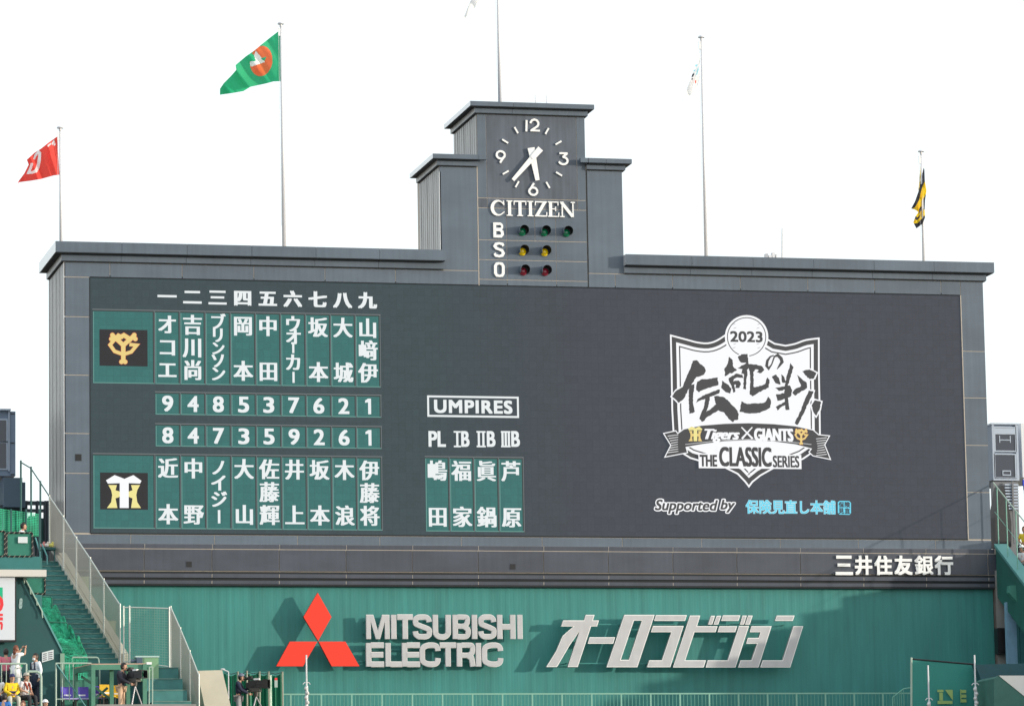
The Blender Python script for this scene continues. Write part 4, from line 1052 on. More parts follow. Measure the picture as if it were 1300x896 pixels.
fence('galvanised mesh fence stepping down the right of the upper left staircase', bots[3:], tops[3:], ys_[3:])
th = thing('guard_rail', 'dark green posts with thin rail at the very top of the left stairs', 'guard rail', W(26, 640, -1.1))
for b_, t_, y in list(zip(bots, tops, ys_))[:3]:
    q = MB(); B1, T1_ = W(*b_, y), W(*t_, y); q.tube((B1.x, y, B1.z-.6), (B1.x, y, T1_.z+.05), .035, n=8); q.obj('post', M_GREEND, th)
for k_ in range(3):
    q = MB(); q.tube(W(*tops[k_], ys_[k_]), W(*tops[k_+1], ys_[k_+1]), .022, n=6); q.obj('rail', M_GREEND, th)
fence('square panel of fine mesh fence between the two flights of the left stairs', [(158, 842), (165, 842), (215, 848)], [(156, 771), (164, 770.5), (215, 772)], [-8.2, -8.25, -8.6], mesh=mat('grey_green_mesh', (.20, .34, .28), .6), pitch=.085, wd=.013, diag=False)
fence('galvanised mesh fence along the right of the lower left stairs', [(217, 850), (229.5, 876), (241.5, 903), (252.8, 928)], [(217, 771), (229, 798), (241, 827), (252.5, 857)], [-8.8, -9.5, -10.2, -10.9])
s2, a2, b2 = stair('short flight of wide teal steps below the electric cabinet', (221, 848), (243, 905), -9.0, -11.2, 4, 1.15, 1.3)
mb = MB(); mb.box(a2.x-1.6, a2.x+.15, -9.0, -8.2, 0, a2.z-.01); tag(mb.obj('stair_landing', M_TEAL, None, (a2.x, -9, 0)), 'teal landing block behind the short lower steps', 'landing')
# pale boxes seen through the mesh
for (a_, b_, c_, d_, y, l_) in ((101, 733, 113, 750, -2.4, 'pale yellow green box behind the upper mesh fence'), (133, 789, 147, 810, -4.6, 'pale yellow green box behind the lower end of the upper mesh fence')):
    p, q = W(a_, b_, y), W(c_, d_, y); mb = MB(); mb.box(p.x, q.x, y, y+.4, q.z, p.z); mb.box(p.x-.02, q.x+.02, y-.02, y+.42, p.z, p.z+.04); mb.box(p.x+.05, p.x+.1, y+.1, y+.3, q.z-1.5, q.z); mb.box(q.x-.1, q.x-.05, y+.1, y+.3, q.z-1.5, q.z)
    tag(mb.obj('utility_box', mat('pale_box', (.34, .40, .27), .6), None, (p.x, y, q.z)), l_, 'utility box')
# cream block
mb = MB(); pts = [W(250, 851, -9.2), W(282, 850, -9.2), W(300, 925, -9.2), W(266, 925, -9.2)]
mb.hexa(pts, (0, 1.2, 0)); tag(mb.obj('concrete_buttress', M_CREAM, None, W(266, 925, -9.2)), 'cream slanted concrete block right of the lower mesh fence', 'concrete block')

# left side stand wall, sloping
YL = -10.5
mb = MB(); pts = [W(17, 728, YL), W(30, 731, YL), W(79, 829, YL), W(79, 925, YL), W(-30, 925, YL), W(-30, 728, YL)]
mb.hexa(pts, (0, .3, 0)); swl = mb.obj('stand_wall', M_GREEND, None, W(0, 925, YL)); tag(swl, 'dark green end wall of the left stand with a sloping top edge', 'wall')
mb = MB(); a_, b_ = W(29, 729, YL-.05), W(79, 828, YL-.05); mb.hexa([a_, b_, b_+Vector((0, 0, .12)), a_+Vector((0, 0, .12))], (0, .45, 0)); mb.obj('coping', mat('teal_coping', (.10, .30, .29), .6), swl)
mb = MB(); p, q = W(76.5, 829, YL-.08), W(82, 925, YL-.08); mb.box(p.x, q.x, YL-.1, YL+.4, q.z, p.z); mb.obj('end_pier', mat('pier_green', (.20, .33, .25), .7), swl)
mb = MB()
for (u, v) in ((31, 734), (39, 748), (47, 762), (54, 778)):
    a_ = W(u, v+6, YL-.1); b_ = W(u-1, v-3, YL-.1); mb.tube(a_, b_, .02, n=6)
mb.tube(W(30, 731, YL-.1), W(54, 777, YL-.1), .02, n=6)
tag(mb.obj('wall_handrail', M_RAILP, None, W(54, 778, YL-.1)), 'thin handrail on the sloping top of the left stand wall', 'handrail')
# white beam and signboard
mb = MB(); p, q = W(-8, 722.5, YL-.5), W(59, 731.5, YL-.5); mb.box(p.x, q.x, YL-.5, YL+.1, q.z, p.z)
tag(mb.obj('fascia_beam', mat('off_white_beam', (.62, .60, .56), .5), None, (q.x, YL, q.z)), 'off white horizontal beam above the advertising board at the left edge', 'beam')
sb = thing('advertising_board', 'white advertising board with red and green print cut off by the left edge', 'signboard', W(5, 812, YL-.35))
mb = MB(); p, q = W(-40, 731, YL-.3), W(18.6, 812, YL-.3); mb.box(p.x, q.x, YL-.36, YL-.3, q.z, p.z); mb.obj('panel', mat('pale_board', (.62, .66, .72), .4), sb)
mb = MB(); mb.box(p.x-.06, q.x+.05, YL-.34, YL-.2, q.z-.07, p.z+.02); mb.obj('frame', M_BLACK, sb)
M_PR = mat('print_red', (.75, .03, .04), .5); M_PG = mat('print_green', (.0, .42, .22), .5)
TLB = zoomT(0, 690, 4.35)
for lp, m_ in (([(-20, 240), (15, 240), (15, 322), (8, 330), (-20, 330)], M_PG), ([(-20, 285), (0, 285), (16, 305), (20, 335), (12, 362), (-2, 375), (-20, 375), (-20, 350), (-4, 348), (2, 330), (-4, 312), (-20, 308)], M_PR), ([(-20, 385), (16, 385), (16, 398), (-20, 398)], M_PR), ([(-20, 405), (16, 405), (16, 422), (-20, 422)], M_PR),
              ([(-20, 430), (12, 430), (16, 445), (14, 470), (6, 476), (4, 462), (6, 445), (-2, 442), (-6, 450), (-6, 466), (-20, 466)], M_PR)):
    mb = MB(); poly_px(mb, [[TLB(*p_) for p_ in lp]], YL-.365-(.002 if m_ is M_PR else 0), T=None); mb.obj('print', m_, sb)
no_ = thing('notice', 'small white notice fixed low on the dark stand wall', 'notice', W(60, 838, YL-.03))
mb = MB(); mb.hexa([W(*TLB(232, 600), YL-.04), W(*TLB(296, 583), YL-.04), W(*TLB(296, 636), YL-.04), W(*TLB(232, 654), YL-.04)], (0, .03, 0)); mb.obj('plate', mat('notice_white', (.62, .68, .70), .5), no_)
mb = MB()
for i in range(4):
    for (ua, ub_) in ((238, 258), (266, 290)):
        v = 608+i*11-(ua-232)*.26; mb.hexa([W(*TLB(ua, v), YL-.046), W(*TLB(ub_, v-4), YL-.046), W(*TLB(ub_, v+1), YL-.046), W(*TLB(ua, v+5), YL-.046)], (0, .004, 0))
o = mb.obj('print', mat('notice_ink', (.10, .10, .14), .6), no_); o['kind'] = 'stuff'
mb = MB(); text_px(mb, "8", *TLB(104, 300), *TLB(124, 358), YL-.02, bold=(.03, .03), shear=.2)
o = mb.obj('painted_number', mat('pale_paint', (.35, .50, .50), .6), swl)

# netted gates / panels
def netframe(label, c, y, m=M_NETD, board=True, cat='netted panel', mfr=M_BLACK):
    P4 = [W(*q, y) for q in c]
    th = thing('tarpaulin_gate', label, cat, P4[3])
    mb = MB(); mb.path(P4+[P4[0]], .03, n=6); mb.obj('frame', mfr, th)
    if board: mb = MB(); mb.hexa([p_+Vector((0, .02, 0)) for p_ in P4], (0, .02, 0)); mb.obj('sheet', mat('green_tarpaulin', (.03, .19, .14), .8, noise=.15, nsize=3), th)
    lash = MB()
    for a_, b_ in zip(P4, P4[1:]+[P4[0]]):
        k_ = int((b_-a_).length/.16)
        for i in range(k_):
            t = (i+.5)/k_; p_ = a_.lerp(b_, t); lash.tube(p_+Vector((-.03, -.03, -.035)), p_+Vector((.03, -.03, .035)), .010, n=4)
    o = lash.obj('lashing', mat('rope_beige', (.35, .33, .26), .8), th); o['kind'] = 'stuff'
    return th
netframe('square green tarpaulin gate lashed to a black frame under the white beam', [(31, 732), (57, 732), (57, 754), (31, 752)], -9.9)
gp = netframe('green tarpaulin panel with pale label at the far left above the white beam', [(8.5, 676), (41, 676), (41, 706), (8.5, 706)], -8.4)
mb = MB(); p, q = W(23, 681, -8.45), W(35, 689, -8.45); mb.box(p.x, q.x, -8.45, -8.43, q.z, p.z); mb.obj('label_plate', mat('notice_white', (.62, .68, .70), .5), gp)
netframe('narrow dark netted panel cut off by the left edge', [(-14, 674), (6, 674), (6, 706), (-14, 706)], -8.4)
mb = MB(); p, q = W(-40, 706.5, -8.2), W(50, 730, -8.2); mb.box(p.x, q.x, -8.4, -7.6, q.z-2, p.z); tag(mb.obj('parapet_wall', mat('teal_wall', (.03, .17, .17), .7, noise=.1), None, (p.x, -8, q.z)), 'teal parapet wall below the tarpaulin panels at the far left', 'wall')
nn = thing('safety_net', 'translucent green safety net stretched above the left parapet behind the seated spectator', 'net', W(20, 675, -7))
net('net_sheet', M_NETG, nn, W(-10, 676, -7), W(50, 680, -6.4), W(50, 652, -6.4), W(-10, 644, -7), .06, .018, False)
for px_ in (-5, 14, 33, 50): q = MB(); q.tube(W(px_, 700, -6.9), W(px_, 646, -6.9), .03, n=6); q.obj('post', M_GREEND, nn)
n2 = thing('safety_net', 'bright green safety net draped over the seats left of the upper stairs', 'net', W(90, 830, -9))
sy = lambda px_: stair_y(px_)-.3
net('net_sheet', M_NETG, n2, W(41, 757, -5.2), W(112, 836, -8.6), W(100, 808, -7.6), W(64, 757, -4.2), .055, .017, False, .8, 4)
net('net_sheet', M_NETG, n2, W(41, 757, -5.3), W(82, 836, -9.0), W(112, 836, -8.7), W(58, 757, -4.6), .055, .017, False, .45, 4)
net('net_sheet', M_NETG, n2, W(82, 836, -9.0), W(84, 862, -9.4), W(112, 862, -9.2), W(112, 836, -8.7), .06, .014, False)
# U shaped guards along the seat rows
for i, (a_, b_, c_, d_) in enumerate((((44, 757), (66, 757), (66, 778), (44, 776)), ((57, 789), (86, 790), (86, 812), (57, 806)), ((76, 820), (104, 821), (105, 840), (76, 838)), ((92, 834), (125, 834), (126.5, 846), (92, 846)))):
    y = -5.4-i*1.15; mb = MB(); q_ = [W(*p_, y) for p_ in (d_, a_, (b_[0]-2, b_[1]), (b_[0], b_[1]+2), c_)]; mb.path(q_, .025, n=6)
    lo_ = W(*c_, y); mb.tube(lo_, lo_-Vector((0, 0, .7)), .025, n=6)
    o = mb.obj('seat_guard_rail', M_GREEN if i < 3 else M_RAILP, None, q_[0]); tag(o, ['topmost tubular guard rail in the bright green net beside the stairs', 'second tubular guard rail from the top in the bright green net', 'third tubular guard rail from the top in the bright green net', 'lowest pale tubular guard rail behind the camera platform'][i], 'guard rail', 'guard rails beside the left stairs')
# bench rows under the net
for i in range(9):
    f = i/8; px_ = 50+f*38; py_ = 768+f*72; y = -5.0-f*4.0
    a_ = W(px_-8, py_, y+.2); b_ = W(px_+22-f*2, py_, y+.2); mb = MB(); mb.box(a_.x, b_.x, y+.1, y+.5, a_.z-.06, a_.z); mb.box(a_.x+.1, a_.x+.16, y+.2, y+.4, a_.z-.5, a_.z-.06); mb.box(b_.x-.16, b_.x-.1, y+.2, y+.4, a_.z-.5, a_.z-.06); mb.box(a_.x-.2, b_.x+.4, y+.0, y+.9, a_.z-3.2, a_.z-.5)
    o = mb.obj('seat_row', M_GREEN, None, a_); tag(o, ['topmost green bench row under the bright green net', 'second green bench row down under the bright green net', 'third green bench row down under the bright green net', 'fourth green bench row down under the bright green net', 'middle green bench row under the bright green net', 'fourth green bench row from the bottom under the green net', 'third green bench row from the bottom under the green net', 'second green bench row from the bottom under the green net', 'lowest green bench row under the bright green net'][i], 'bench', 'bench rows under the green net')

# structures behind at the far left
wb = thing('press_box', 'blue grey cabin with tall framed windows at the left edge', 'cabin', W(10, 606, 4))
M_CAB = mat('blue_grey_cabin', (.17, .23, .33), .5, noise=.08, nsize=2); M_GLASS = mat('cabin_glass', (.04, .05, .075), .12, spec=.6); M_FRAME = mat('pale_window_frame', (.40, .47, .58), .4)
mb = MB(); p, q = W(-60, 521, 4), W(19.5, 604, 4); mb.box(p.x, q.x, 4, 7, q.z, p.z); mb.obj('body', M_CAB, wb)
for i, (a_, b_, c_, d_) in enumerate(((-6, 533, 8, 559), (-6, 561.5, 8, 594))):
    p, q = W(a_, b_, 3.9), W(c_, d_, 3.9); fr = MB(); t = .06
    fr.box(p.x-t, q.x+t, 3.94, 3.99, q.z-t, p.z+t); fo = fr.obj('window_frame', M_FRAME, wb); gl = MB(); gl.box(p.x, q.x, 3.92, 3.935, q.z, p.z); gl.obj('pane', M_GLASS, fo)
mb = MB(); p, q = W(10.6, 520, 3.9), W(12.2, 598, 3.9); mb.box(p.x, q.x, 3.88, 3.99, q.z, p.z); mb.obj('corner_trim', M_FRAME, wb)
mb = MB(); p, q = W(12.8, 522, 3.9), W(19.8, 604, 3.9); mb.box(p.x, q.x, 3.93, 3.99, q.z, p.z); so_ = mb.obj('side_panel', M_CAB, wb)
for v in (525, 562, 602): p = W(16, v, 3.9); mb = MB(); mb.box(p.x-.07, p.x+.07, 3.90, 3.93, p.z-.015, p.z+.015); mb.obj('vent_slot', M_BLACK, wb)
mb = MB(); mb.box(W(-60, 520, 4).x, W(13, 520, 4).x, 3.8, 7.1, W(0, 521.5, 4).z, W(0, 519.5, 4).z); mb.obj('roof', M_FRAME, wb)
mb = MB(); p, q = W(-60, 598, 4), W(11, 605, 4)
for i in range(6): mb.box(p.x, q.x, 4.1+i*.01, 4.2, q.z-.25-i*.14, q.z-.18-i*.14)
mb.box(W(3, 600, 4.1).x, W(6, 600, 4.1).x, 4.2, 4.4, q.z-8, q.z+.1); mb.obj('louvre', M_CAB, wb)
mb = MB(); p, q = W(5, 606, 2.5), W(28.5, 640, 2.5); mb.box(p.x, q.x, 2.5, 4, q.z-.1, p.z); mb.box(q.x, q.x+.12, 2.6, 3.6, q.z-.1, p.z-.15)
tag(mb.obj('equipment_box', mat('slate_blue_box', (.055, .095, .14), .6), None, (p.x, 2.5, q.z)), 'slate blue steel equipment box below the cabin at far left', 'equipment box')
mb = MB()
for (a_, b_, c_, d_) in ((30, 636, 60, 641), (-5, 641, 30, 648), (30, 646, 60, 650), (36, 655, 52, 659)): p, q = W(a_, b_, 3), W(c_, d_, 3); mb.box(p.x, q.x, 2.9, 3.1, q.z, p.z)
for u in (33, 47, 57, 60): p, q = W(u-1.2, 636, 3), W(u+1.2, 720, 3); mb.box(p.x, q.x, 2.8, 3.2, q.z, p.z)
tag(mb.obj('steel_gangway', mat('dark_steel', (.04, .055, .07), .6), None, W(33, 700, 3)), 'dark steel gangway frame between equipment box and scoreboard', 'gangway')
mb = MB(); p, q = W(-60, 641, 5), W(62, 720, 5); mb.box(p.x, q.x+.3, 5, 5.4, q.z-2, p.z-.45); mb.box(p.x, W(31, 650, 5).x, 4.9, 4.99, q.z, p.z); tag(mb.obj('back_wall', M_GREEND, None, (p.x, 5, q.z)), 'dark green back wall of the left stand beyond the net', 'wall')
# ================================================================= railing along the foot of the wall
YR = -3.0
rp0, rp1 = W(291, 879, YR), W(1157, 879.6, YR)
rl = thing('guard_railing', 'long pale green baluster railing along the foot of the green wall', 'railing', (rp0.x, YR, rp0.z-1.1))
zr_ = (rp0.z+rp1.z)/2
mb = MB(); mb.box(rp0.x, rp1.x, YR-.03, YR+.03, zr_-.05, zr_); mb.box(rp0.x, rp1.x, YR-.02, YR+.02, zr_-1.05, zr_-1.0); mb.obj('rail', mat('rail_mid_green', (.20, .42, .34), .5), rl)
M_BAL = mat('railing_green', (.16, .40, .32), .5)
sp_ = 39.2/8/36*1.0; nb = int((rp1.x-rp0.x)/sp_)
bm_ = MB(); bm_.box(-.011, .011, -.011, .011, -1.0, -.05); b0 = bm_.obj('baluster', mat('baluster_green', (.10, .30, .25), .5)); me_b = b0.data; b0.parent = rl; b0.location = (0, 0, 1.1)
pm_ = MB(); pm_.box(-.028, .028, -.028, .028, -1.1, -.05); p0_ = pm_.obj('post', MATS['rail_mid_green']); p0_.parent = rl; p0_.location = (0, 0, 1.1)
for i in range(1, nb+1):
    src = p0_ if i % 8 == 0 else b0
    c = src.copy(); col.objects.link(c); c.parent = rl; c.location = (i*sp_, 0, 1.1+zr_-rp0.z)
mb = MB(); q_ = [W(1133, 885, YR-.4), W(1147, 874, YR-.4), W(1157, 872.5, YR-.4)]; mb.path(q_, .025)
for k_ in range(6): a_ = q_[0].lerp(q_[1], k_/5); mb.tube(a_, a_-Vector((0, 0, 1)), .014, n=5)
mb.tube(q_[0], q_[0]-Vector((0, 0, 1.1)), .025); tag(mb.obj('gate_rail', M_BAL, None, q_[0]), 'small sloping rail at the right end of the wall railing', 'gate rail')
# walkway that carries the railing
mb = MB(); mb.box(rp0.x-.5, W(1262, 880, 0).x+3, YR-.3, -.02, zr_-1.5, zr_-1.1)
struct(mb.obj('walkway', M_CONC, None, (rp0.x, YR, zr_-1.1)))
mb = MB(); mb.box(rp0.x-.5, W(1262, 880, 0).x+3, YR-.25, -.1, 0, zr_-1.5)
struct(mb.obj('stand_base', M_GREEND, None, (rp0.x, YR, 0)))

def mast(label, px, ytop, ycross, y):
    t = W(px, ytop, y); c = W(px, ycross, y); g_ = W(px+1, 925, y)
    th = thing('net_mast', label, 'mast', g_)
    m = MB(); m.tube((t.x, y, g_.z), (t.x, y, c.z), .055, n=8); m.tube((t.x, y, c.z), (t.x, y, t.z), .03, n=8); m.obj('pole', M_POLE, th)
    m = MB()
    for s in (-1, 1): m.path([Vector((t.x, y, c.z+.10)), Vector((t.x+s*.07, y, c.z+.12)), Vector((t.x+s*.13, y, c.z+.05))], .014)
    m.obj('cross_arm', M_POLE, th)
    m = MB()
    for k_ in range(5): m.ball((t.x+(.02 if k_ % 2 else -.03), y-.04, c.z-.10-k_*.16), .07, n=8)
    m.obj('tied_rope', mat('white_rope', (.6, .6, .6), .9), th)
mast('white slim mast standing in front of the left red diamond', 388.8, 831, 870, -5.0)
mast('shorter white slim mast in front of the teal net at lower right', 1178, 844, 890, -8.0)
mast('taller white slim mast at the corner of the sloping teal wall', 1237, 831, 871, -8.0)

# ================================================================= lower right
# net screen
NS = [W(1157, 836, -6), W(1238, 843, -6), W(1262, 925, -6), W(1157, 925, -6)]
ns = thing('net_screen', 'teal net screen on posts with yellow notices at lower right', 'screen', NS[3])
mb = MB(); mb.tube(NS[3], NS[0]+Vector((0, 0, .05)), .04); mb.obj('post', M_RAILP, ns)
mb = MB(); mb.tube(NS[0], NS[1], .03); mb.obj('top_rope', M_BLACK, ns)
net('net_sheet', M_NETT, ns, NS[3], NS[2], NS[1], NS[0], .055, .026, False)
M_YN = mat('faded_yellow_notice', (.28, .42, .14), .7)
for (a_, b_, c_, d_) in ((1190, 875, 1210, 893), (1219, 874.5, 1227, 891)):
    mb = MB(); p, q = W(a_, b_, -6.1), W(c_, d_, -6.1); W_ = q.x-p.x; H_ = p.z-q.z
    if W_ > .4:
        mb.box(p.x, q.x-.02, -6.10, -6.08, q.z, q.z+H_*.22); mb.box(p.x+W_*.12, p.x+W_*.35, -6.10, -6.08, q.z+H_*.24, p.z-H_*.2)
        mb.box(p.x, p.x+W_*.4, -6.10, -6.08, p.z-H_*.16, p.z); mb.hexa([Vector((p.x+W_*.5, -6.10, p.z)), Vector((q.x, -6.10, p.z)), Vector((q.x, -6.10, p.z-H_*.75))], (0, .02, 0))
    else:
        for k_ in range(3): mb.box(p.x, q.x, -6.10, -6.08, q.z+H_*(k_*.36), q.z+H_*(k_*.36+.24))
        mb.box(p.x, p.x+.03, -6.11, -6.09, q.z, p.z)
    mb.obj('notice', M_YN, ns)
# sloping teal wall
mb = MB(); mb.hexa([W(1238, 843, -6.6), W(1330, 841, -6.6), W(1330, 925, -6.6), W(1270, 925, -6.6)], (0, .4, 0))
tag(mb.obj('sloping_wall', mat('teal_dark_wall', (.018, .085, .105), .6, noise=.1), None, W(1270, 925, -6.6)), 'dark teal wall with a slanting left edge at lower right', 'wall')
wb2 = thing('vomitory_block', 'green block with a slanting white top at the lower right corner', 'block', W(1262, 925, -9))
mb = MB(); mb.hexa([W(1262, 861, -9), W(1268, 857.5, -9), W(1330, 908, -9), W(1330, 930, -9), W(1262, 930, -9)], (0, 2.0, 0)); mb.obj('body', mat('grey_green_wall', (.045, .15, .125), .7, noise=.1), wb2)
mb = MB(); mb.hexa([W(1268, 857, -9.02), W(1330, 857, -9.02), W(1330, 907, -9.02)], (0, .3, 0)); mb.obj('slanting_top', mat('white_top', (.72, .72, .70), .5), wb2)

# right parapet running down towards the camera
PX = W(1264, 690, -.25); par = thing('parapet', 'green sloping parapet of the right stand running down from the scoreboard corner', 'parapet', (PX.x, 0, PX.z-3))
run = 15.0; sl_ = .60; lean = .02
def pt(s, dx, dz): return Vector((PX.x+dx+lean*s, -.25-s, PX.z+dz-sl_*s))
mb = MB()
a_ = [pt(0, 0, -.12), pt(run, 0, -.12), pt(run, 0, -2.0), pt(0, 0, -2.0)]
mb.hexa(a_, (.30, 0, 0)); mb.obj('wall', mat('parapet_green', (.022, .125, .105), .6, noise=.15, nsize=1.5), par)
mb = MB(); mb.hexa([pt(0, -.06, -.12), pt(run, -.06, -.12), pt(run, -.06, 0), pt(0, -.06, 0)], (.50, 0, 0)); mb.obj('coping', mat('teal_coping', (.10, .30, .29), .6), par)
mb = MB(); p, q = W(1282, 743, -1.9), W(1300, 760, -1.9); mb.hexa([W(1281, 743, -2.2), W(1300, 742, -2.2), W(1300, 772, -2.2), W(1293, 765, -2.2), W(1281, 752, -2.2)], (.0, .25, 0)); mb.obj('bracket', mat('bracket_green', (.06, .25, .2), .6), par)
hr = thing('handrail', 'pale green handrail on posts above the right parapet', 'handrail', pt(0, .1, 0))
mb = MB(); mb.tube(pt(-.3, .1, 2.15), pt(4.5, .1, 2.2), .026); mb.obj('rail', M_RAILP, hr)
for s in (.05, .95, 1.9, 2.85, 3.8): mb = MB(); mb.tube(pt(s, .1, -.05), pt(s, .1, 2.15), .022); mb.obj('post', M_BAL, hr)
mb = MB(); mb.tube(pt(-.3, .12, 1.05), pt(4.5, .12, 1.05), .009); mb.obj('mid_rail', M_BAL, hr)
# what carries the right stand: stepped terrace behind the parapet
for i in range(12):
    s = i*1.25; mb = MB(); a0 = pt(s, .35, -.9); mb.box(a0.x, a0.x+14, a0.y-1.25, a0.y, 0, a0.z)
    struct(mb.obj('terrace_step', M_GREEND, None, (a0.x, a0.y, 0)))
mb = MB(); mb.box(PX.x-.05, PX.x+14, -.25, 7, 0, PX.z-1.0); struct(mb.obj('terrace_landing', M_CONC, None, (PX.x, 0, 0)))
# unseen stand block added right of the parapet, sloped to shade the green wall
gs = thing('shade_stand', 'unseen stand block added beyond the sloping parapet to shade the green wall', 'stand', (PX.x+2.2, 0, 0))
for i in range(20):
    s = i*.9; zt_g = PX.z+.85-.465*s; m = MB(); m.box(PX.x+2.2, PX.x+26, -.25-s-.9, -.25-s, 0, zt_g); m.obj('step', M_GREEND, gs)
# pale blue panel under the parapet and the brown strip by the wall
mb = MB(); p, q = W(1277, 764, -1.2), W(1330, 845, -1.2); mb.box(p.x, q.x, -1.25, -1.0, q.z-.5, p.z); tag(mb.obj('wall_panel', mat('pale_blue_panel', (.20, .36, .50), .5, noise=.15, streak=.6), None, (p.x, -1, q.z)), 'pale blue wall panel under the right parapet', 'wall panel')
mb = MB(); p, q = W(1263, 743, -.2), W(1272, 842, -.2); mb.box(p.x, q.x, -.2, .3, q.z-.5, p.z); mb.box(q.x, q.x+.4, -.1, .3, q.z-.5, p.z)
tag(mb.obj('wall_pier', mat('brown_grey_pier', (.13, .10, .09), .8, noise=.3, streak=1), None, (p.x, 0, q.z)), 'narrow weathered brown pier at the right end of the green wall', 'pier')
mb = MB(); p, q = W(1265, 797, -.5), W(1277, 830, -.5); mb.box(p.x, q.x, -.6, -.25, q.z, p.z); mb.box(p.x+.05, q.x-.03, -.63, -.6, q.z+.08, q.z+.12); tag(mb.obj('junction_box', M_BLACK, None, (p.x, -.5, q.z)), 'black box on the pier under the right parapet', 'box')
# cabin at right
wc = thing('press_box', 'grey cabin with two stacked framed windows at the right edge', 'cabin', W(1258, 610, 5))
mb = MB(); p, q = W(1258.5, 539, 5), W(1293.5, 609, 5); mb.box(p.x, q.x, 5, 8, q.z, p.z); mb.obj('body', mat('grey_cabin', (.15, .20, .29), .5), wc)
mb = MB(); mb.box(p.x-.04, q.x+.04, 4.9, 8.05, p.z, p.z+.06); mb.box(p.x, q.x, 4.93, 4.99, q.z-.03, q.z+.06); mb.box(p.x, p.x+.07, 4.93, 4.99, q.z+.06, p.z); mb.box(q.x-.10, q.x, 4.93, 4.99, q.z+.06, p.z); mb.obj('trim', M_FRAME, wc)
for (a_, b_, c_, d_) in ((1263, 543, 1289, 572), (1263, 577, 1289, 606)):
    p, q = W(a_, b_, 4.95), W(c_, d_, 4.95); t = .05; fr = MB()
    fr.box(p.x-t, q.x+t, 4.93, 4.98, q.z-t, q.z); fr.box(p.x-t, q.x+t, 4.93, 4.98, p.z, p.z+t); fr.box(p.x-t, p.x, 4.93, 4.98, q.z, p.z); fr.box(q.x, q.x+t, 4.93, 4.98, q.z, p.z)
    fo = fr.obj('window_frame', M_FRAME, wc); gl = MB(); gl.box(p.x, q.x, 4.96, 4.97, q.z, p.z); gl.obj('pane', M_GLASS, fo)
    it = MB(); w_ = q.x-p.x; h_ = p.z-q.z
    if b_ < 560: it.box(p.x, q.x, 4.93, 4.955, p.z-h_*.28, p.z-.01); it.box(p.x+w_*.2, p.x+w_*.24, 4.94, 4.955, q.z+h_*.35, q.z+h_*.66); it.box(p.x+w_*.74, p.x+w_*.78, 4.94, 4.955, q.z+h_*.35, q.z+h_*.66); it.box(p.x+w_*.24, p.x+w_*.74, 4.94, 4.955, q.z+h_*.45, q.z+h_*.49)
    else: it.box(p.x+w_*.35, p.x+w_*.78, 4.93, 4.955, q.z+h_*.08, q.z+h_*.13); it.box(p.x+w_*.35, p.x+w_*.78, 4.93, 4.955, q.z+h_*.26, q.z+h_*.31); it.box(p.x+w_*.35, p.x+w_*.39, 4.93, 4.955, q.z+h_*.131, q.z+h_*.259); it.box(p.x+w_*.74, p.x+w_*.78, 4.93, 4.955, q.z+h_*.131, q.z+h_*.259)
    it.obj('blind', M_FRAME, fo)
mb = MB(); p, q = W(1296, 537, 6), W(1330, 606, 6); mb.box(p.x, q.x, 6, 9, q.z, p.z); mb.box(p.x, q.x, 5.9, 6, q.z-.5, q.z-.05); tag(mb.obj('white_hoarding', mat('white_hoarding', (.7, .72, .75), .5), None, (p.x, 6, q.z)), 'white hoarding cut off at the right edge beside the cabin', 'hoarding')
mb = MB(); p, q = W(1297.5, 609, 5.8), W(1330, 617, 5.8); mb.box(p.x, q.x, 5.7, 5.8, q.z, p.z); mb.box(p.x+.05, q.x, 5.72, 5.78, q.z-.6, q.z); tag(mb.obj('blue_banner', mat('blue_banner', (.04, .07, .55), .5), None, (p.x, 5.8, q.z)), 'strip of royal blue banner at the right edge below the hoarding', 'banner')
lv = thing('louvred_screen', 'grey louvred screen below the right cabin', 'screen', W(1262, 650, 4.6))
p, q = W(1262, 611, 4.6), W(1296, 690, 4.6)
for k_ in range(9):
    z_ = p.z-.1-k_*.115
    if z_ > q.z: mb = MB(); mb.box(W(1275, 620, 4.6).x, W(1292, 620, 4.6).x, 4.5, 4.6, z_-.06, z_); mb.obj('louvre', M_FRAME, lv)
mb = MB(); mb.box(p.x, q.x, 4.7, 5, q.z-.6, p.z); mb.box(W(1284, 611, 4.5).x, W(1286, 611, 4.5).x, 4.45, 4.5, q.z, p.z); mb.obj('frame', mat('mid_grey_steel', (.16, .17, .19), .6), lv)
# covered dark object
mb = MB(); pts = [W(1264, 694, 2.0), W(1264, 656, 2.0), W(1268, 635, 2.0), W(1271, 616, 2.0), W(1274, 617, 2.0), W(1280, 640, 2.0), W(1284, 662, 2.0), W(1284, 694, 2.0)]
mb.hexa(pts[::-1], (0, .8, 0)); tag(mb.obj('covered_equipment', mat('black_tarpaulin', (.02, .022, .028), .55, bump=.6, nsize=3, noise=.1), None, W(1274, 694, 2.0)), 'tall object under a black tarpaulin behind the right handrail', 'covered equipment')

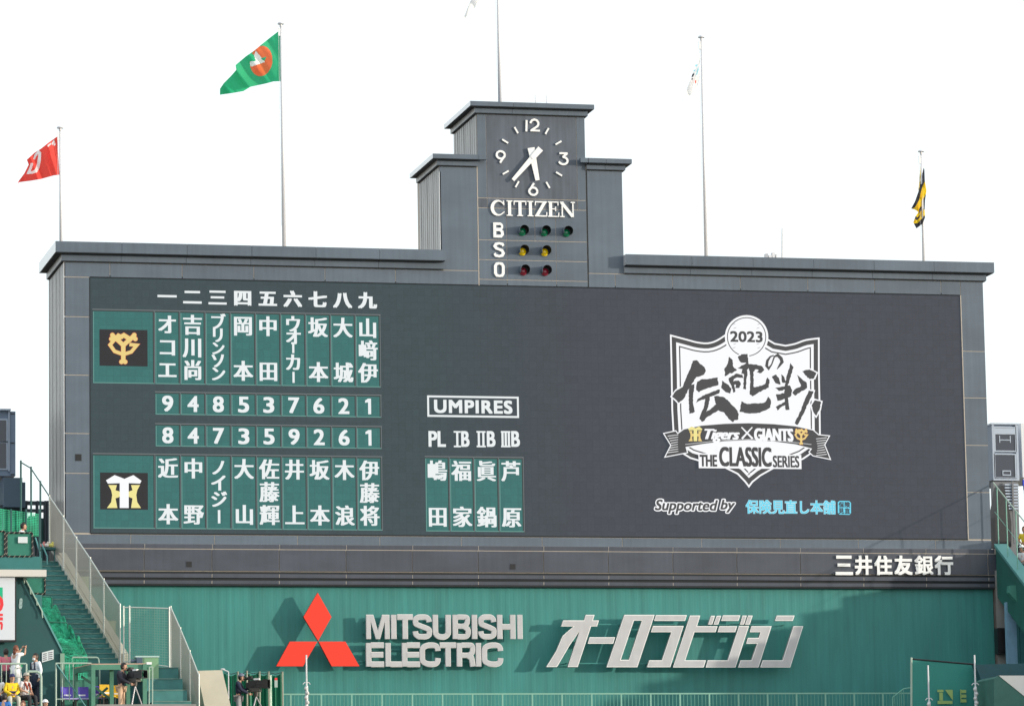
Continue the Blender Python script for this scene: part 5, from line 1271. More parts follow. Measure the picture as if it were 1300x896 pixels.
# ================================================================= people
SKIN = mat('skin', (.50, .29, .20), .6); 
def skin_mesh(verts, edges, radii, lv=1):
    me = bpy.data.meshes.new('s'); me.from_pydata(verts, edges, []); o = bpy.data.objects.new('s', me); col.objects.link(o)
    md = o.modifiers.new('k', 'SKIN'); md.use_smooth_shade = True
    ly = me.skin_vertices[0].data
    for i, r in enumerate(radii): ly[i].radius = (r, r) if not isinstance(r, tuple) else r; ly[i].use_root = (i == 0)
    sb_ = o.modifiers.new('u', 'SUBSURF'); sb_.levels = lv; sb_.render_levels = lv
    dg = bpy.context.evaluated_depsgraph_get(); m2 = bpy.data.meshes.new_from_object(o.evaluated_get(dg))
    v = [p.co.copy() for p in m2.vertices]; f = [tuple(p.vertices) for p in m2.polygons]
    bpy.data.objects.remove(o); bpy.data.meshes.remove(me); bpy.data.meshes.remove(m2)
    return v, f
def joints_of(pose):
    J = dict(pelvis=(0, 0, .93), spine=(0, 0, 1.12), chest=(0, 0, 1.29), neck=(0, 0, 1.44), head=(0, -.02, 1.565))
    for s, k_ in ((-1, 'l'), (1, 'r')):
        J['sh'+k_] = (s*.17, 0, 1.385); J['el'+k_] = (s*.235, .03, 1.12); J['wr'+k_] = (s*.25, -.05, .88)
        J['hip'+k_] = (s*.085, 0, .88); J['kn'+k_] = (s*.10, -.02, .48); J['an'+k_] = (s*.10, .03, .085); J['toe'+k_] = (s*.12, -.13, .04)
    if pose == 'phone':
        for s, k_ in ((-1, 'l'), (1, 'r')): J['el'+k_] = (s*.20, -.24, 1.40); J['wr'+k_] = (s*.09, -.36, 1.62)
    if pose == 'operate':
        for s, k_ in ((-1, 'l'), (1, 'r')): J['el'+k_] = (s*.24, -.12, 1.14); J['wr'+k_] = (s*.14, -.36, 1.22 if s > 0 else 1.02)
        J['head'] = (0, -.10, 1.55); J['neck'] = (0, -.05, 1.43)
    if pose == 'sit':
        for k_ in list(J):
            x, y_, z = J[k_]
            if k_[:3] not in ('kne', ) and k_[:2] not in ('kn', 'an', 'to'): J[k_] = (x, y_-(z-.9)*.18, z-.44)
        for s, k_ in ((-1, 'l'), (1, 'r')):
            J['kn'+k_] = (s*.14, -.42, .50); J['an'+k_] = (s*.14, -.44, .09); J['toe'+k_] = (s*.15, -.60, .05)
            J['el'+k_] = (s*.24, -.10, .72); J['wr'+k_] = (s*.07, -.32, .60)
    return J
def person(label, px, py, y, H=1.7, rz=0, pose='stand', shirt=(.7, .7, .7), pants=(.03, .03, .05), hair=(.015, .01, .008), cap=None, mask=None, sleeve='short', skirt=None, extra=None, longhair=False, seat=False):
    k = H/1.7; J = joints_of(pose); Rz = Matrix.Rotation(rz, 3, 'Z')
    top = Vector(J['head'])+Vector((0, 0, .13)); w0 = W(px, py, y); tp_ = Rz @ (top*k)
    O = Vector((w0.x-tp_.x, y-tp_.y, w0.z-tp_.z))
    th = thing('person', label, 'person', O)
    X = lambda p: O+Rz @ (Vector(p)*k)
    def add(name, verts, faces, m, smooth=True):
        b = MB(); b.v = [tuple(X(v)) for v in verts]; b.f = faces; b.m = [0]*len(faces); return b.obj(name, m, th, smooth=smooth)
    names = list(J); idx = {n_: i for i, n_ in enumerate(names)}
    E_ = [('pelvis', 'spine'), ('spine', 'chest'), ('chest', 'neck'), ('neck', 'head')]
    for q in 'lr': E_ += [('chest', 'sh'+q), ('sh'+q, 'el'+q), ('el'+q, 'wr'+q), ('pelvis', 'hip'+q), ('hip'+q, 'kn'+q), ('kn'+q, 'an'+q), ('an'+q, 'toe'+q)]
    rad = dict(pelvis=(.13, .10), spine=(.12, .09), chest=(.14, .095), neck=.052, head=.06, sh=.055, el=.040, wr=.028, hip=.08, kn=.055, an=.038, toe=.032)
    R_ = [rad.get(n_, rad.get(n_[:-1])) for n_ in names]
    v, f = skin_mesh([J[n_] for n_ in names], [(idx[a], idx[b_]) for a, b_ in E_], R_)
    hb = MB(); hb.v = [tuple(q) for q in v]; hb.f = list(f); hb.m = [0]*len(f)
    h = Vector(J['head']); hb.ball(h, .10, n=14, sc3=(.80, .95, 1.22)); hb.ball(h+Vector((0, -.10, -.01)), .016, n=6, sc3=(1, 1.2, 1.6))
    for s in (-1, 1): hb.ball(h+Vector((s*.082, 0, -.005)), .022, n=6, sc3=(.4, .8, 1.2))
    hb.ball(h+Vector((0, -.075, -.085)), .035, n=8, sc3=(1.1, .8, .8))
    for q, s in (('l', -1), ('r', 1)):       # palm, four fingers and a thumb, slightly curled
        w1, e1 = Vector(J['wr'+q]), Vector(J['el'+q]); d = (w1-e1).normalized(); sd = d.cross(Vector((0, 1, .2))).normalized(); cu_ = d.cross(sd)
        pm = w1+d*.05; hb.ball(pm, .04, n=8, sc3=(.9, .9, 1.0))
        for i in range(4):
            a = pm+d*.02+sd*(i-1.5)*.018; b_ = a+d*(.035+.004*(i in (1, 2)))+cu_*.012; c_ = b_+d*.022+cu_*.025
            hb.tube(a, b_, .009, .008, n=5); hb.tube(b_, c_, .008, .006, n=5)
        a = pm-d*.015+sd*-.03; b_ = a+d*.03-sd*.022+cu_*.012; hb.tube(a, b_, .011, .009, n=5); hb.tube(b_, b_+d*.025+cu_*.012, .009, .007, n=5)
    add('body', hb.v, hb.f, SKIN)
    ey = MB()
    for s in (-1, 1): ey.ball(h+Vector((s*.032, -.088, .012)), .010, n=6)
    ey.box(h.x-.025, h.x+.025, h.y-.098, h.y-.085, h.z-.062, h.z-.054); add('facial_features', ey.v, ey.f, mat('dark_features', (.05, .02, .015), .6))
    # hair or cap: shell that leaves the face free
    sh = MB(); n = 16; c = h+Vector((0, .012, .022)); sh.ball(c, .108, n=n, sc3=(.85, 1.0, 1.2))
    keep = []
    for fc in sh.f:
        ce = sum((Vector(sh.v[i]) for i in fc), Vector())/len(fc)-c
        if not (ce.y < -.02 and ce.z < .055) and ce.z > (-.16 if longhair else -.085): keep.append(fc)
    hm = mat('hair_%02d%02d%02d' % tuple(int(q*99) for q in hair), hair, .5)
    add('hair', sh.v, keep, hm)
    if longhair:
        lh = MB(); lh.ball(h+Vector((0, .07, -.10)), .085, n=10, sc3=(.95, .6, 1.5)); add('hair', lh.v, lh.f, hm)
    if cap:
        cp = MB(); cp.ball(h+Vector((0, .005, .05)), .115, n=16, sc3=(.86, 1.0, .95)); kp = [fc for fc in cp.f if sum(cp.v[i][2] for i in fc)/len(fc) > h.z+.045]
        cp.f = kp; cp.m = [0]*len(kp)
        cp.hexa([h+Vector(q) for q in ((-.07, -.08, .052), (-.05, -.165, .045), (0, -.19, .042), (.05, -.165, .045), (.07, -.08, .052))], (0, 0, .012))
        add('cap', cp.v, cp.f, mat('cap_%02d%02d%02d' % tuple(int(q*99) for q in cap), cap, .7))
    if mask:
        mk_ = MB(); mk_.ball(h+Vector((0, -.065, -.055)), .062, n=10, sc3=(1.05, .75, .85)); add('face_mask', mk_.v, mk_.f, mat('mask_white', (.8, .82, .85), .8))
    # shirt
    g_ = .016
    nm = ['spine', 'pelvis', 'chest', 'neck', 'shl', 'shr', 'ell', 'elr']+(['wrl', 'wrr'] if sleeve == 'long' else [])
    VJ = {q: Vector(J[q]) for q in nm}; VJ['neck'] = VJ['chest'].lerp(Vector(J['neck']), .62)
    if sleeve == 'short':
        for q in 'lr': VJ['el'+q] = Vector(J['sh'+q]).lerp(Vector(J['el'+q]), .8)
    ix = {q: i for i, q in enumerate(nm)}
    ed = [('pelvis', 'spine'), ('spine', 'chest'), ('chest', 'neck'), ('chest', 'shl'), ('chest', 'shr'), ('shl', 'ell'), ('shr', 'elr')]+([('ell', 'wrl'), ('elr', 'wrr')] if sleeve == 'long' else [])
    rr = dict(pelvis=(.155, .125), spine=(.145, .115), chest=(.165, .12), neck=.07, shl=.078, shr=.078, ell=.062, elr=.062, wrl=.045, wrr=.045)
    v, f = skin_mesh([tuple(VJ[q]) for q in nm], [(ix[a], ix[b_]) for a, b_ in ed], [rr[q] for q in nm])
    add('shirt', v, f, mat('cloth_%02d%02d%02d' % tuple(int(q*99) for q in shirt), shirt, .85, noise=.12, nsize=9, bump=.5))
    nm = ['pelvis', 'hipl', 'hipr', 'knl', 'knr', 'anl', 'anr']; ix = {q: i for i, q in enumerate(nm)}
    ed = [('pelvis', 'hipl'), ('pelvis', 'hipr'), ('hipl', 'knl'), ('hipr', 'knr'), ('knl', 'anl'), ('knr', 'anr')]
    rr = dict(pelvis=(.145, .115), hipl=.098, hipr=.098, knl=.074, knr=.074, anl=.06, anr=.06)
    v, f = skin_mesh([J[q] for q in nm], [(ix[a], ix[b_]) for a, b_ in ed], [rr[q] for q in nm])
    add('trousers', v, f, mat('cloth_%02d%02d%02d' % tuple(int(q*99) for q in pants), pants, .85, noise=.12, nsize=9, bump=.5))
    sh_ = MB()
    for q in 'lr': a = Vector(J['an'+q]); t = Vector(J['toe'+q]); sh_.ball((a+t)/2+Vector((0, 0, -.01)), .06, n=10, sc3=(.8, 1.9, .75))
    add('shoes', sh_.v, sh_.f, mat('dark_shoe', (.03, .03, .03), .5))
    if extra: extra(th, X, J, add)
    if seat:
        pz = X((0, .05, .0)); a = X((0, 0, J['pelvis'][2]-.13)); sb_ = MB(); sb_.box(a.x-.26, a.x+.26, a.y-.18, a.y+.25, a.z-.05, a.z, 0); sb_.box(a.x-.22, a.x-.16, a.y-.1, a.y+.15, O.z, a.z-.05); sb_.box(a.x+.16, a.x+.22, a.y-.1, a.y+.15, O.z, a.z-.05)
        tag(sb_.obj('stadium_seat', M_GREEN, None, (a.x, a.y, O.z)), seat, 'seat', 'single stadium seats')
    return th, O

def ex_phone(th, X, J, add):
    b = MB(); c = (Vector(J['wrl'])+Vector(J['wrr']))/2+Vector((0, -.07, .06)); b.box(c.x-.08, c.x+.08, c.y-.006, c.y+.006, c.z-.04, c.z+.04)
    o = b; v = [tuple(X(q)) for q in b.v]; m = MB(); m.v = v; m.f = b.f; m.m = b.m
    tag(m.obj('smartphone', M_BLACK, None, X(c)), 'black phone held sideways by the woman in white', 'phone')
def ex_shorts(th, X, J, add):
    ex_phone(th, X, J, add)
    b = MB(); b.tube((0, 0, 1.0), (0, 0, .60), .15, .22, n=14); add('skirt', b.v, b.f, mat('white_skirt', (.75, .75, .78), .85))
    b = MB(); b.box(-.15, -.03, -.18, -.13, .93, 1.10); b.box(.03, .15, -.18, -.13, .93, 1.10); add('green_bag', b.v, b.f, mat('bright_green_cloth', (.0, .38, .14), .7))
def ex_apron(th, X, J, add):
    b = MB(); b.box(-.15, .15, -.15, -.11, .55, 1.18); b.box(-.12, -.08, -.145, -.115, 1.18, 1.40); b.box(.08, .12, -.145, -.115, 1.18, 1.40); b.box(-.17, .17, -.14, .14, .62, 1.0); add('apron', b.v, b.f, mat('navy_apron', (.012, .02, .05), .8))
def ex_yellow(th, X, J, add):
    b = MB(); c = Vector(J['spine']); b.tube(c+Vector((0, 0, -.03)), c+Vector((0, 0, .03)), .165, n=16); add('dark_stripe', b.v, b.f, mat('navy_cloth', (.02, .03, .10), .8))
def ex_scarf(th, X, J, add):
    b = MB(); n_ = Vector(J['neck'])
    for s in (-1, 1): b.path([n_+Vector((s*.08, .02, -.02)), n_+Vector((s*.09, -.10, -.10)), n_+Vector((s*.06, -.16, -.28))], .035, n=6)
    add('scarf', b.v, b.f, mat('red_brown_scarf', (.30, .05, .025), .9))
YPp = -13.0
# terraces the spectators stand and sit on
def deck(px0, px1, py, y0, y1, label=None):
    a, b_ = W(px0, py, y0), W(px1, py, y0); m = MB(); m.box(a.x, b_.x, y0, y1, 0, a.z); struct(m.obj('terrace_step', M_TEAL, None, (a.x, y0, 0))); return a.z
w_, wO = person('woman in white shirt with reddish hair holding up a phone', 20.5, 819, -12.2, 1.62, math.radians(125), 'phone', (.80, .80, .82), (.70, .70, .72), (.16, .045, .02), longhair=True, sleeve='short', extra=ex_shorts)
m_, mO = person('man in face mask and white shirt with navy apron behind the curved rail', 45, 829, -12.3, 1.70, math.radians(-62), 'stand', (.75, .78, .84), (.015, .02, .04), mask=True, sleeve='long', extra=ex_apron)
pk, pO = person('person in pink striped shirt seen from behind at the far left', 7.5, 823, -12.0, 1.66, math.radians(175), 'stand', (.62, .16, .22), (.02, .02, .03), sleeve='short')
zdeck = min(wO.z, mO.z, pO.z)
for t_, o_ in ((w_, wO), (m_, mO), (pk, pO)):
    m = MB(); m.box(o_.x-.32, o_.x+.32, o_.y-.4, o_.y+.32, zdeck-.3, o_.z); struct(m.obj('terrace_step', M_TEAL, None, (o_.x, o_.y, zdeck-.3)))
m = MB(); m.box(W(-60, 890, -11.6).x, W(66, 890, -12).x, -12.75, -10.5, 0, zdeck-.28); struct(m.obj('terrace_step', M_TEAL, None, (W(0, 890, -12).x, -12, 0)))
ym, yO = person('seated man in yellow and navy shirt with navy cap looking down', 15.5, 855.5, -14.0, 1.68, math.radians(8), 'sit', (.85, .58, .02), (.52, .50, .42), cap=(.02, .025, .10), sleeve='long', extra=ex_yellow, seat='seat under the man in the yellow shirt')
sm_, sO = person('seated man in pale cap and red brown scarf leaning to the right', 33.5, 854, -13.9, 1.68, math.radians(38), 'sit', (.62, .60, .62), (.03, .03, .035), cap=(.42, .40, .34), sleeve='short', extra=ex_scarf, seat='seat under the man with the red brown scarf')
m = MB(); m.box(W(-60, 890, -14).x, W(66, 890, -14).x, -14.7, -12.76, 0, min(yO.z, sO.z)-.005)
for o_ in (yO, sO):
    if o_.z-min(yO.z, sO.z) > .01: m.box(o_.x-.3, o_.x+.3, o_.y-.75, o_.y+.35, min(yO.z, sO.z)-.05, o_.z)
struct(m.obj('terrace_step', M_TEAL, None, (W(0, 890, -14).x, -14, 0)))
b1_, bO = person('dark haired spectator in blue at the bottom left corner', 6, 880, -15.3, 1.66, math.radians(150), 'sit', (.03, .16, .48), (.03, .03, .05), sleeve='short', seat='seat under the spectator in blue at the corner')
b2_, b2O = person('brown haired spectator at the bottom edge, only the head showing', 29, 889, -15.4, 1.62, math.radians(-30), 'sit', (.55, .5, .5), (.03, .03, .05), hair=(.14, .05, .03), seat='seat under the brown haired spectator at the bottom edge')
b3_, b3O = person('spectator in white cap at the bottom edge beside the stand wall', 57.5, 888, -15.3, 1.66, math.radians(20), 'sit', (.5, .5, .52), (.03, .03, .05), cap=(.82, .82, .84), seat='seat under the spectator in the white cap')
b4_, b4O = person('spectator in white shirt cut off by the left edge beside the yellow shirt', -3, 855, -13.8, 1.68, 0, 'sit', (.82, .82, .84), (.03, .03, .05), seat='seat under the spectator cut off by the left edge')
m = MB(); zz_ = min(bO.z, b2O.z, b3O.z); m.box(W(-60, 890, -15).x, W(80, 890, -15).x, -16.2, -14.71, 0, zz_)
for o_ in (bO, b2O, b3O): m.box(o_.x-.3, o_.x+.3, o_.y-.6, o_.y+.35, zz_-.05, o_.z+.001)
struct(m.obj('terrace_step', M_TEAL, None, (W(0, 890, -15).x, -15, 0)))
tl_, tO = person('dark haired spectator in white leaning above the tarpaulin panel at upper left', 30, 663.5, -7.8, 1.66, math.radians(70), 'sit', (.78, .78, .80), (.03, .03, .05), seat='seat under the spectator above the tarpaulin panel')
m = MB(); m.box(W(-60, 700, -7.6).x, W(50, 700, -7.6).x, -8.3, -6.2, tO.z-2, tO.z); struct(m.obj('terrace_step', M_TEAL, None, (tO.x, -7.5, tO.z)))
# rails in front of the group
gr = thing('guard_rail', 'pale green rail with balusters in front of the standing spectators at lower left', 'guard rail', W(33, 885, -12.9))
a_, b_ = W(-20, 842, -12.9), W(33.5, 842, -12.9); m = MB(); m.tube(a_, b_, .03); m.obj('rail', M_RAILP, gr)
for u in range(-16, 34, 6):
    p = W(u if u < 30 else 33.5, 842, -12.9); m = MB(); m.tube((p.x, p.y, p.z-1.1), (p.x, p.y, p.z), .012 if u < 30 else .03); m.obj('baluster' if u < 30 else 'post', M_RAILP, gr)
m = MB(); q_ = [W(36, 852, -13.1), W(47, 852, -13.1), W(51, 854.5, -13.1), W(52.3, 859, -13.1), W(52.3, 900, -13.1)]; m.path(q_, .04, n=8)
m.tube(q_[0], q_[0]-Vector((0, 0, 1.1)), .03); tag(m.obj('curved_handrail', M_RAILP, None, q_[-1]), 'curved pale green handrail beside the masked man', 'handrail')

# ================================================================= camera platform
YC = -12.0
TP = zoomT(60, 810, 10.42); TQ = zoomT(130, 830, 10.83)
pf = thing('camera_platform', 'green painted timber camera platform with cross braces', 'platform', W(116, 925, YC))
P1, P2, P0 = W(115.7, 842, YC), W(192, 841.5, YC), W(94.5, 847, YC+1.3)
P3 = P0+(P2-P1)
M_PLAT = mat('platform_green', (.075, .23, .16), .65, noise=.15, nsize=4); M_WOOD = mat('bare_wood_edge', (.55, .34, .26), .8)
m = MB(); m.hexa([P0, P1, P2, P3], (0, 0, -.03)); m.obj('deck_board', M_WOOD, pf)
m = MB(); m.hexa([P1+Vector((0, 0, -.03)), P2+Vector((0, 0, -.03)), P2+Vector((0, 0, -.20)), P1+Vector((0, 0, -.20))], (0, .06, 0)); m.obj('beam', M_PLAT, pf)
m = MB(); m.hexa([P0+Vector((0, 0, -.03)), P1+Vector((0, -.0, -.03)), P1+Vector((0, 0, -.20)), P0+Vector((0, 0, -.20))], (.06, .05, 0)); m.obj('beam', M_PLAT, pf)
zb2 = W(116, 925, YC).z
def leg(c, w2=.065): m = MB(); m.box(c.x-w2, c.x+w2, c.y-w2, c.y+w2, zb2, c.z-.03); m.obj('leg', M_PLAT, pf)
leg(P1+Vector((.06, -.02, 0))); leg(P2+Vector((-.22, -.02, 0))); leg(P0+Vector((.05, .05, 0))); leg(W(141.5, 842, YC+.9)); leg(P3+Vector((-.2, .05, 0)))
def brace(a, b__): m = MB(); s = Vector((0, .05, 0)); d = (b__-a).normalized(); n_ = Vector((-d.z, 0, d.x))*.04; m.hexa([a+n_, b__+n_, b__-n_, a-n_], s); m.obj('brace', mat('brace_dark_green', (.02, .09, .065), .6), pf)
brace(W(*TP(450, 500), YC+.8), W(*TP(585, 590), YC+.8)); brace(W(*TP(640, 650), YC+.6), W(*TP(820, 790), YC+.6)); brace(W(*TP(800, 650), YC+.66), W(*TP(640, 790), YC+.66)); brace(W(*TP(560, 700), YC+.6), W(*TP(640, 640), YC+.6))
m = MB(); q_ = [W(*TQ(640, 900), YC-.1), W(*TQ(645, 180), YC-.1), W(*TQ(690, 175), YC-.1), W(*TQ(686, 900), YC-.1)]; m.path(q_, .02); m.obj('end_rail', M_RAILP, pf)
m = MB(); a_, b_ = W(186, 840, YC), W(192.5, 843, YC); m.box(a_.x, b_.x, YC-.03, YC+.2, b_.z, a_.z); m.obj('white_bracket', M_WHITE, pf)
# pale frame left of the platform
fr = thing('safety_railing', 'pale green guard frame with a long diagonal left of the camera platform', 'guard rail', W(71, 925, -11.6))
m = MB(); m.tube(W(70.5, 841.5, -11.6), W(116, 841.5, -11.6), .025); m.obj('rail', M_RAILP, fr)
m = MB(); m.tube(W(71, 842, -11.6), W(71, 925, -11.6), .03); m.obj('post', M_RAILP, fr)
m = MB(); m.tube(W(72, 843, -11.65), W(110, 898, -11.65), .022); m.obj('diagonal', mat('blue_green_rail', (.10, .30, .30), .5), fr)
for u in (79, 88, 93): m = MB(); m.tube(W(u, 842, -11.6), W(u, 890, -11.6), .014); m.obj('baluster', M_RAILP, fr)
m = MB(); m.tube(W(71, 887, -11.6), W(84, 887, -11.6), .02); m.obj('rail', M_RAILP, fr)
# chairs stacked under the platform
def chair(label, px, py, y, c1, c2, rz):
    p = W(px, py, y); th = thing('plastic_chair', label, 'chair', (p.x, y, p.z-.85), 'plastic chairs around the camera platform')
    Rz = Matrix.Rotation(rz, 3, 'Z'); Rf = lambda v: Vector((p.x, y, p.z-.85))+Rz @ v
    m = MB(); m.box(-.22, .22, .16, .19, .50, .85, R=Rf); m.obj('backrest', c1, th)
    m = MB(); m.box(-.22, .22, -.22, .20, .42, .46, R=Rf); m.obj('seat', c2, th)
    for sx_ in (-1, 1):
        for sy_ in (-1, 1): m = MB(); m.box(sx_*.2-.02, sx_*.2+.02, sy_*.17-.02, sy_*.17+.02, 0, .42, R=Rf); m.obj('leg', M_BLACK, th)
    m = MB(); m.box(-.12, .12, .15, .158, .55, .60, R=Rf); m.obj('label_strip', M_WHITE, th)
M_PU = mat('purple_plastic', (.13, .09, .55), .5); M_LI = mat('lilac_plastic', (.42, .38, .72), .5); M_YE = mat('yellow_plastic', (.80, .50, .01), .5)
for args in (('purple chair furthest left beside the guard frame diagonal', 87, 871, -10.9, M_PU, M_LI, .1), ('purple chair behind the left platform leg', 104, 871, -10.8, M_PU, M_LI, -.1), ('purple chair in the middle under the platform deck', 127, 870, -10.6, M_PU, M_LI, .05),
             ('yellow chair just left of the middle platform leg', 136.5, 868, -10.9, M_YE, M_YE, .2), ('yellow chair right of the middle platform leg', 149, 869, -10.8, M_YE, M_YE, -.2)): chair(*args)
m = MB(); a_, b_ = W(60, 903, -10), W(200, 903, -10); m.box(a_.x, b_.x, -12.9, -9.8, 0, a_.z-.02); struct(m.obj('terrace_step', M_CONC, None, (a_.x, -12, 0)))
# electric cabinet
ca = thing('electric_cabinet', 'pale green electric cabinet behind the camera platform', 'cabinet', W(187, 866, -9.8))
p, q = W(172.5, 834, -9.8), W(201.5, 864.5, -9.8); m = MB(); m.box(p.x, q.x, -9.8, -9.4, q.z, p.z); m.obj('body', mat('pale_green_cabinet', (.20, .38, .22), .5, noise=.1), ca)
m = MB(); m.box(p.x-.02, q.x+.02, -9.84, -9.36, p.z, p.z+.05); m.obj('lid', mat('cabinet_lid', (.42, .58, .55), .5), ca)
m = MB(); m.box(q.x-.5, q.x-.49, -9.805, -9.795, q.z, p.z-.02); m.obj('door_seam', M_DARKJ, ca)
m = MB(); m.box(p.x+.08, p.x+.20, -9.7, -9.5, zb2, q.z); m.box(q.x-.20, q.x-.08, -9.7, -9.5, zb2, q.z); m.obj('stand_leg', M_GREEND, ca)
m = MB(); p, q = W(166, 836, -9.9), W(176, 841, -9.9); m.tube((p.x, -9.9, (p.z+q.z)/2), (q.x-.06, -9.9, (p.z+q.z)/2), .06, .05, n=12); m.box(q.x-.08, q.x+.12, -10.0, -9.8, q.z-.02, p.z+.05); m.tube((p.x+.1, -9.9, q.z-.02), (p.x+.1, -9.9, zb2), .015)
tag(m.obj('floodlight', mat('slate_blue_box', (.055, .095, .14), .6), None, p), 'small dark blue spotlight beside the electric cabinet', 'spotlight')

# ================================================================= broadcast cameras and their operators
def tv_camera(label, px, py, y, rz, S=1.0, tripod=True):
    c = W(px, py, y); Rz = Matrix.Rotation(rz, 3, 'Z'); Rf = lambda v: c+Rz @ (Vector(v)*S)
    th = thing('broadcast_camera', label, 'camera', (c.x, c.y, W(px, 925, y).z))
    MBk = mat('camera_body', (.014, .015, .018), .4, noise=.2, nsize=20)
    m = MB(); m.box(-.10, .10, -.06, .26, -.15, .13, R=Rf); m.box(-.08, .08, .26, .34, -.12, .06, R=Rf); m.box(-.115, -.10, .0, .2, -.08, .06, R=Rf); m.obj('body', MBk, th)
    m = MB(); m.box(-.12, .12, -.26, -.06, -.13, .12, R=Rf); m.tube(Rf((0, -.06, .0)), Rf((0, -.3, 0)), .125*S, n=16); m.obj('lens', MBk, th)
    m = MB()
    for (x0, x1, z0, z1) in ((-.17, .17, .13, .15), (-.17, .17, -.15, -.13), (-.17, -.15, -.13, .13), (.15, .17, -.13, .13)): m.box(x0, x1, -.46, -.27, z0, z1, R=Rf)
    m.obj('lens_hood', M_BLACK, th)
    m = MB(); m.tube(Rf((0, -.31, 0)), Rf((0, -.29, 0)), .11*S, n=16); m.obj('front_glass', mat('lens_glass', (.01, .05, .03), .08, spec=1), th)
    m = MB(); m.box(-.09, .09, .14, .26, .15, .28, R=Rf); m.tube(Rf((0, .26, .21)), Rf((0, .38, .19)), .05*S, n=8); m.tube(Rf((.02, -.05, .13)), Rf((.02, .12, .19)), .018*S, n=6); m.obj('viewfinder', M_BLACK, th)
    m = MB(); m.box(-.08, .02, -.14, .06, .14, .20, R=Rf); m.obj('white_cover', mat('cover_white', (.75, .75, .78), .6), th)
    m = MB(); m.box(-.13, .13, -.16, .20, -.26, -.14, R=Rf); m.tube(Rf((0, 0, -.26)), Rf((0, 0, -.42)), .09*S, .07*S, n=12); m.obj('pan_head', mat('pan_head_grey', (.06, .055, .05), .4), th)
    for s in (-1, 1): m = MB(); m.path([Rf((s*.12, .12, -.2)), Rf((s*.20, .45, -.30)), Rf((s*.20, .55, -.30))], .014*S); m.obj('pan_handle', M_BLACK, th)
    m = MB()
    for k_ in range(5): a = k_*1.3; m.path([Rf((.11, .1+.05*k_, .05)), Rf((.2, .15+.03*k_, -.1-.03*k_)), Rf((.14, .2, -.3)), Rf((.05, .1, -.5))], .012*S, n=5)
    m.obj('cables', M_BLACK, th)
    zf = th.location.z
    for k_ in range(3):
        a = math.radians(90+120*k_+20); ft = Vector((c.x+.55*S*math.cos(a), c.y+.55*S*math.sin(a), zf)); tp0 = Rf((0, 0, -.42))
        m = MB(); m.tube(tp0, tp0.lerp(ft, .55), .028*S, n=8); m.tube(tp0.lerp(ft, .5), ft, .018*S, n=8); m.obj('tripod_leg', mat('tripod_metal', (.25, .25, .27), .35, metal=.7), th)
    return th
# the lens points to the field (towards the viewer and right)
tv_camera('black broadcast camera on a tripod in front of the camera platform', 171.5, 856, -14.2, math.radians(40), .88)
person('camera operator in dark jacket and beige trousers beside the platform', 157.5, 841, -14.0, 1.74, math.radians(60), 'operate', (.035, .035, .05), (.62, .42, .28), sleeve='long', mask=False)
m = MB(); a_ = W(140, 925, -14); m.box(a_.x-.6, a_.x+2.6, -15.2, -13.2, 0, a_.z+.72)
cmf = struct(m.obj('terrace_step', M_CONC, None, (a_.x, -14, 0)))
tv_camera('black broadcast camera with square hood at the foot of the green wall', 325, 868, -6.5, math.radians(62), 1.0)
person('camera operator in grey cap and navy jacket at the foot of the green wall', 306.5, 855, -6.3, 1.74, math.radians(70), 'operate', (.02, .025, .055), (.30, .30, .32), cap=(.14, .17, .23), sleeve='long')
m = MB(); a_ = W(300, 905, -6.5); m.box(a_.x-1.5, a_.x+2.5, -7.6, -5.2, 0, a_.z-.75); struct(m.obj('terrace_step', M_CONC, None, (a_.x, -6, 0)))
# green curtain fence behind the second camera
cf = thing('curtain_fence', 'dark green sheet fence on pale posts behind the second camera operator', 'fence', W(287, 882, -3.6))
pxs = [285, 302, 313.5, 329.5, 341, 358.5]; tps = [853, 853, 852, 853, 853, 853]
for u, v in list(zip(pxs, tps))[1:]:
    p = W(u, v, -3.6); m = MB(); m.tube((p.x, -3.6, p.z-1.8), (p.x, -3.6, p.z+.03), .035); m.obj('post', mat('weathered_post', (.30, .32, .25), .7), cf)
M_SHEET = mat('glossy_green_sheet', (.01, .16, .09), .35, bump=.8, nsize=2, noise=.2)
for (u0, v0), (u1, v1) in zip(list(zip(pxs, tps)), list(zip(pxs, tps))[1:]):
    a, b_ = W(u0, v0, -3.6), W(u1, v1, -3.6); m = MB(); n = 8
    for i in range(n):
        x0, x1 = a.x+(b_.x-a.x)*i/n, a.x+(b_.x-a.x)*(i+1)/n; y0, y1 = [-3.5+.05*math.sin(t*2.2+u0) for t in (i, i+1)]
        s0, s1 = [.10*math.sin(math.pi*t/n) for t in (i, i+1)]
        m.face([(x0, y0, a.z-1.8), (x1, y1, a.z-1.8), (x1, y1, a.z-.02-s1), (x0, y0, a.z-.02-s0)])
    m.obj('sheet', M_SHEET, cf, smooth=True)
m = MB()
for (u0, v0), (u1, v1) in zip(list(zip(pxs, tps)), list(zip(pxs, tps))[1:]):
    a, b_ = W(u0, v0, -3.62), W(u1, v1, -3.62); m.path([a, (a+b_)/2-Vector((0, 0, .06)), b_], .012, n=5)
m.obj('rope', M_BLACK, cf)
m = MB(); p, q = W(348.5, 860, -3.7), W(352.5, 872, -3.7); m.box(p.x, q.x, -3.7, -3.68, q.z, p.z-.08, 0); m.box(p.x+.01, q.x-.01, -3.7, -3.68, p.z-.08, p.z, 1); m.obj('poster', [mat('poster_pale', (.35, .45, .42), .6), M_PR], cf)
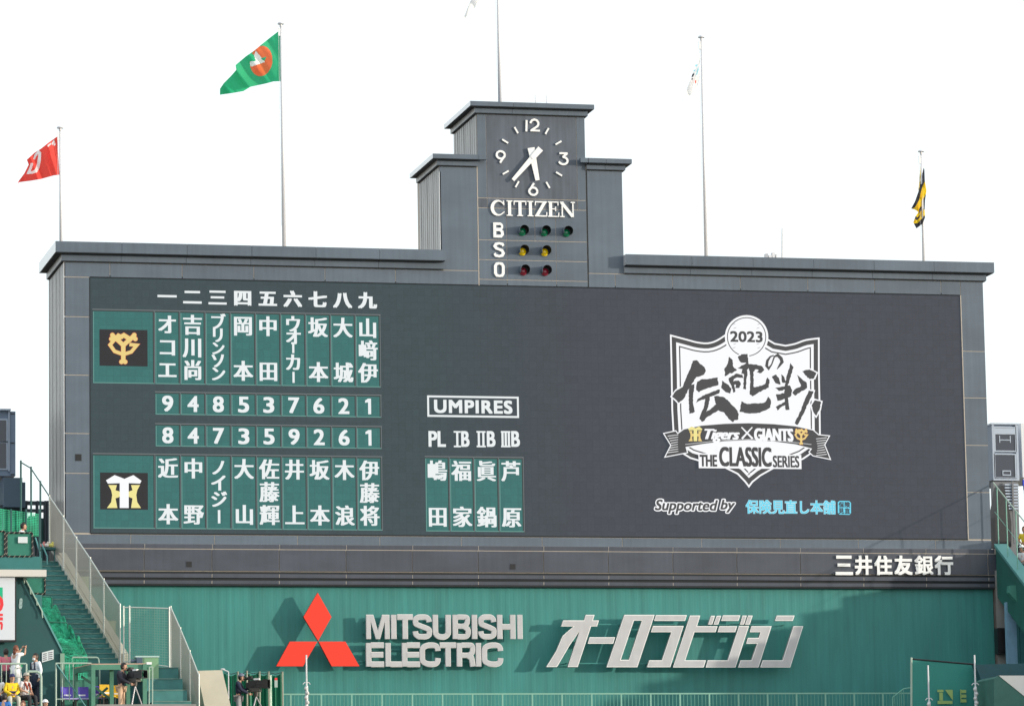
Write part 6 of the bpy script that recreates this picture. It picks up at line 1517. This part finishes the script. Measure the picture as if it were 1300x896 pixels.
# little bracket lamp on the concrete block's corner
m = MB(); p = W(290, 852, -3.9); m.tube(p, p+Vector((-.15, 0, .05)), .02); m.ball(p+Vector((-.2, 0, .08)), .05, n=8, sc3=(1.8, 1, .7)); m.tube(p, p-Vector((0, 0, 1.0)), .02)
tag(m.obj('small_lamp', M_POLE, None, p), 'small pale lamp on a stalk beside the green sheet fence', 'lamp')
# spectators on the right stand
r1, rO = person('spectator in white cap looking over the right parapet', 1297, 692, -1.2, 1.66, math.radians(-60), 'sit', (.75, .75, .78), (.05, .05, .06), cap=(.8, .8, .82), seat='seat under the spectator in the white cap on the right stand')
r2, rO2 = person('spectator in yellow on the right stand cut by the right edge', 1300, 668, .6, 1.66, math.radians(-40), 'sit', (.80, .62, .05), (.05, .05, .06), hair=(.10, .04, .02), seat='seat under the spectator in yellow on the right stand')
for o_ in (rO, rO2): m = MB(); m.box(o_.x-.35, o_.x+.35, o_.y-.75, o_.y+.4, PX.z-4, o_.z); struct(m.obj('terrace_step', M_CONC, None, (o_.x, o_.y, PX.z-4)))
# tall items on top of the left terrace: tables and bags at the head of the stairs
tb = thing('vendor_table', 'small dark green table with bottles at the head of the left stairs', 'table', W(60, 710, -1.9))
p, q = W(51, 695, -1.9), W(70, 698, -1.9); m = MB(); m.box(p.x, q.x, -2.1, -1.6, q.z, p.z); m.obj('top', M_GREEND, tb)
for u in (p.x+.04, q.x-.04): m = MB(); m.box(u-.02, u+.02, -2.05, -2.0, q.z-.45, q.z); m.obj('leg', M_GREEND, tb)
for i, (u, c_, l_) in enumerate(((54, (.6, .25, .25), 'pinkish cloth bundle left on the vendor table'), (59, (.65, .6, .55), 'beige bundle in the middle of the vendor table'), (65, (.6, .55, .15), 'yellowish bundle right on the vendor table'))):
    a = W(u, 694.5, -1.8); m = MB(); m.ball(a+Vector((0, 0, .07)), .09, n=9, sc3=(1.2, 1, .8)); m.ball(a+Vector((.05, 0, .16)), .05, n=7); tag(m.obj('bundle', mat('bundle_%d' % i, c_, .8, bump=.6), None, a), l_, 'bundle')
hrl = thing('handrail', 'pair of pale green sloping handrails at the top left of the stairs', 'handrail', W(50, 720, -3))
for (a_, b_, c_) in (((45, 682), (51, 702), (51, 720)), ((53, 690), (60, 706), (60, 716))):
    m = MB(); m.path([W(*a_, -2.9), W(*b_, -3.1), W(*c_, -3.1)], .025); m.obj('rail', mat('blue_green_rail', (.10, .30, .30), .5), hrl)
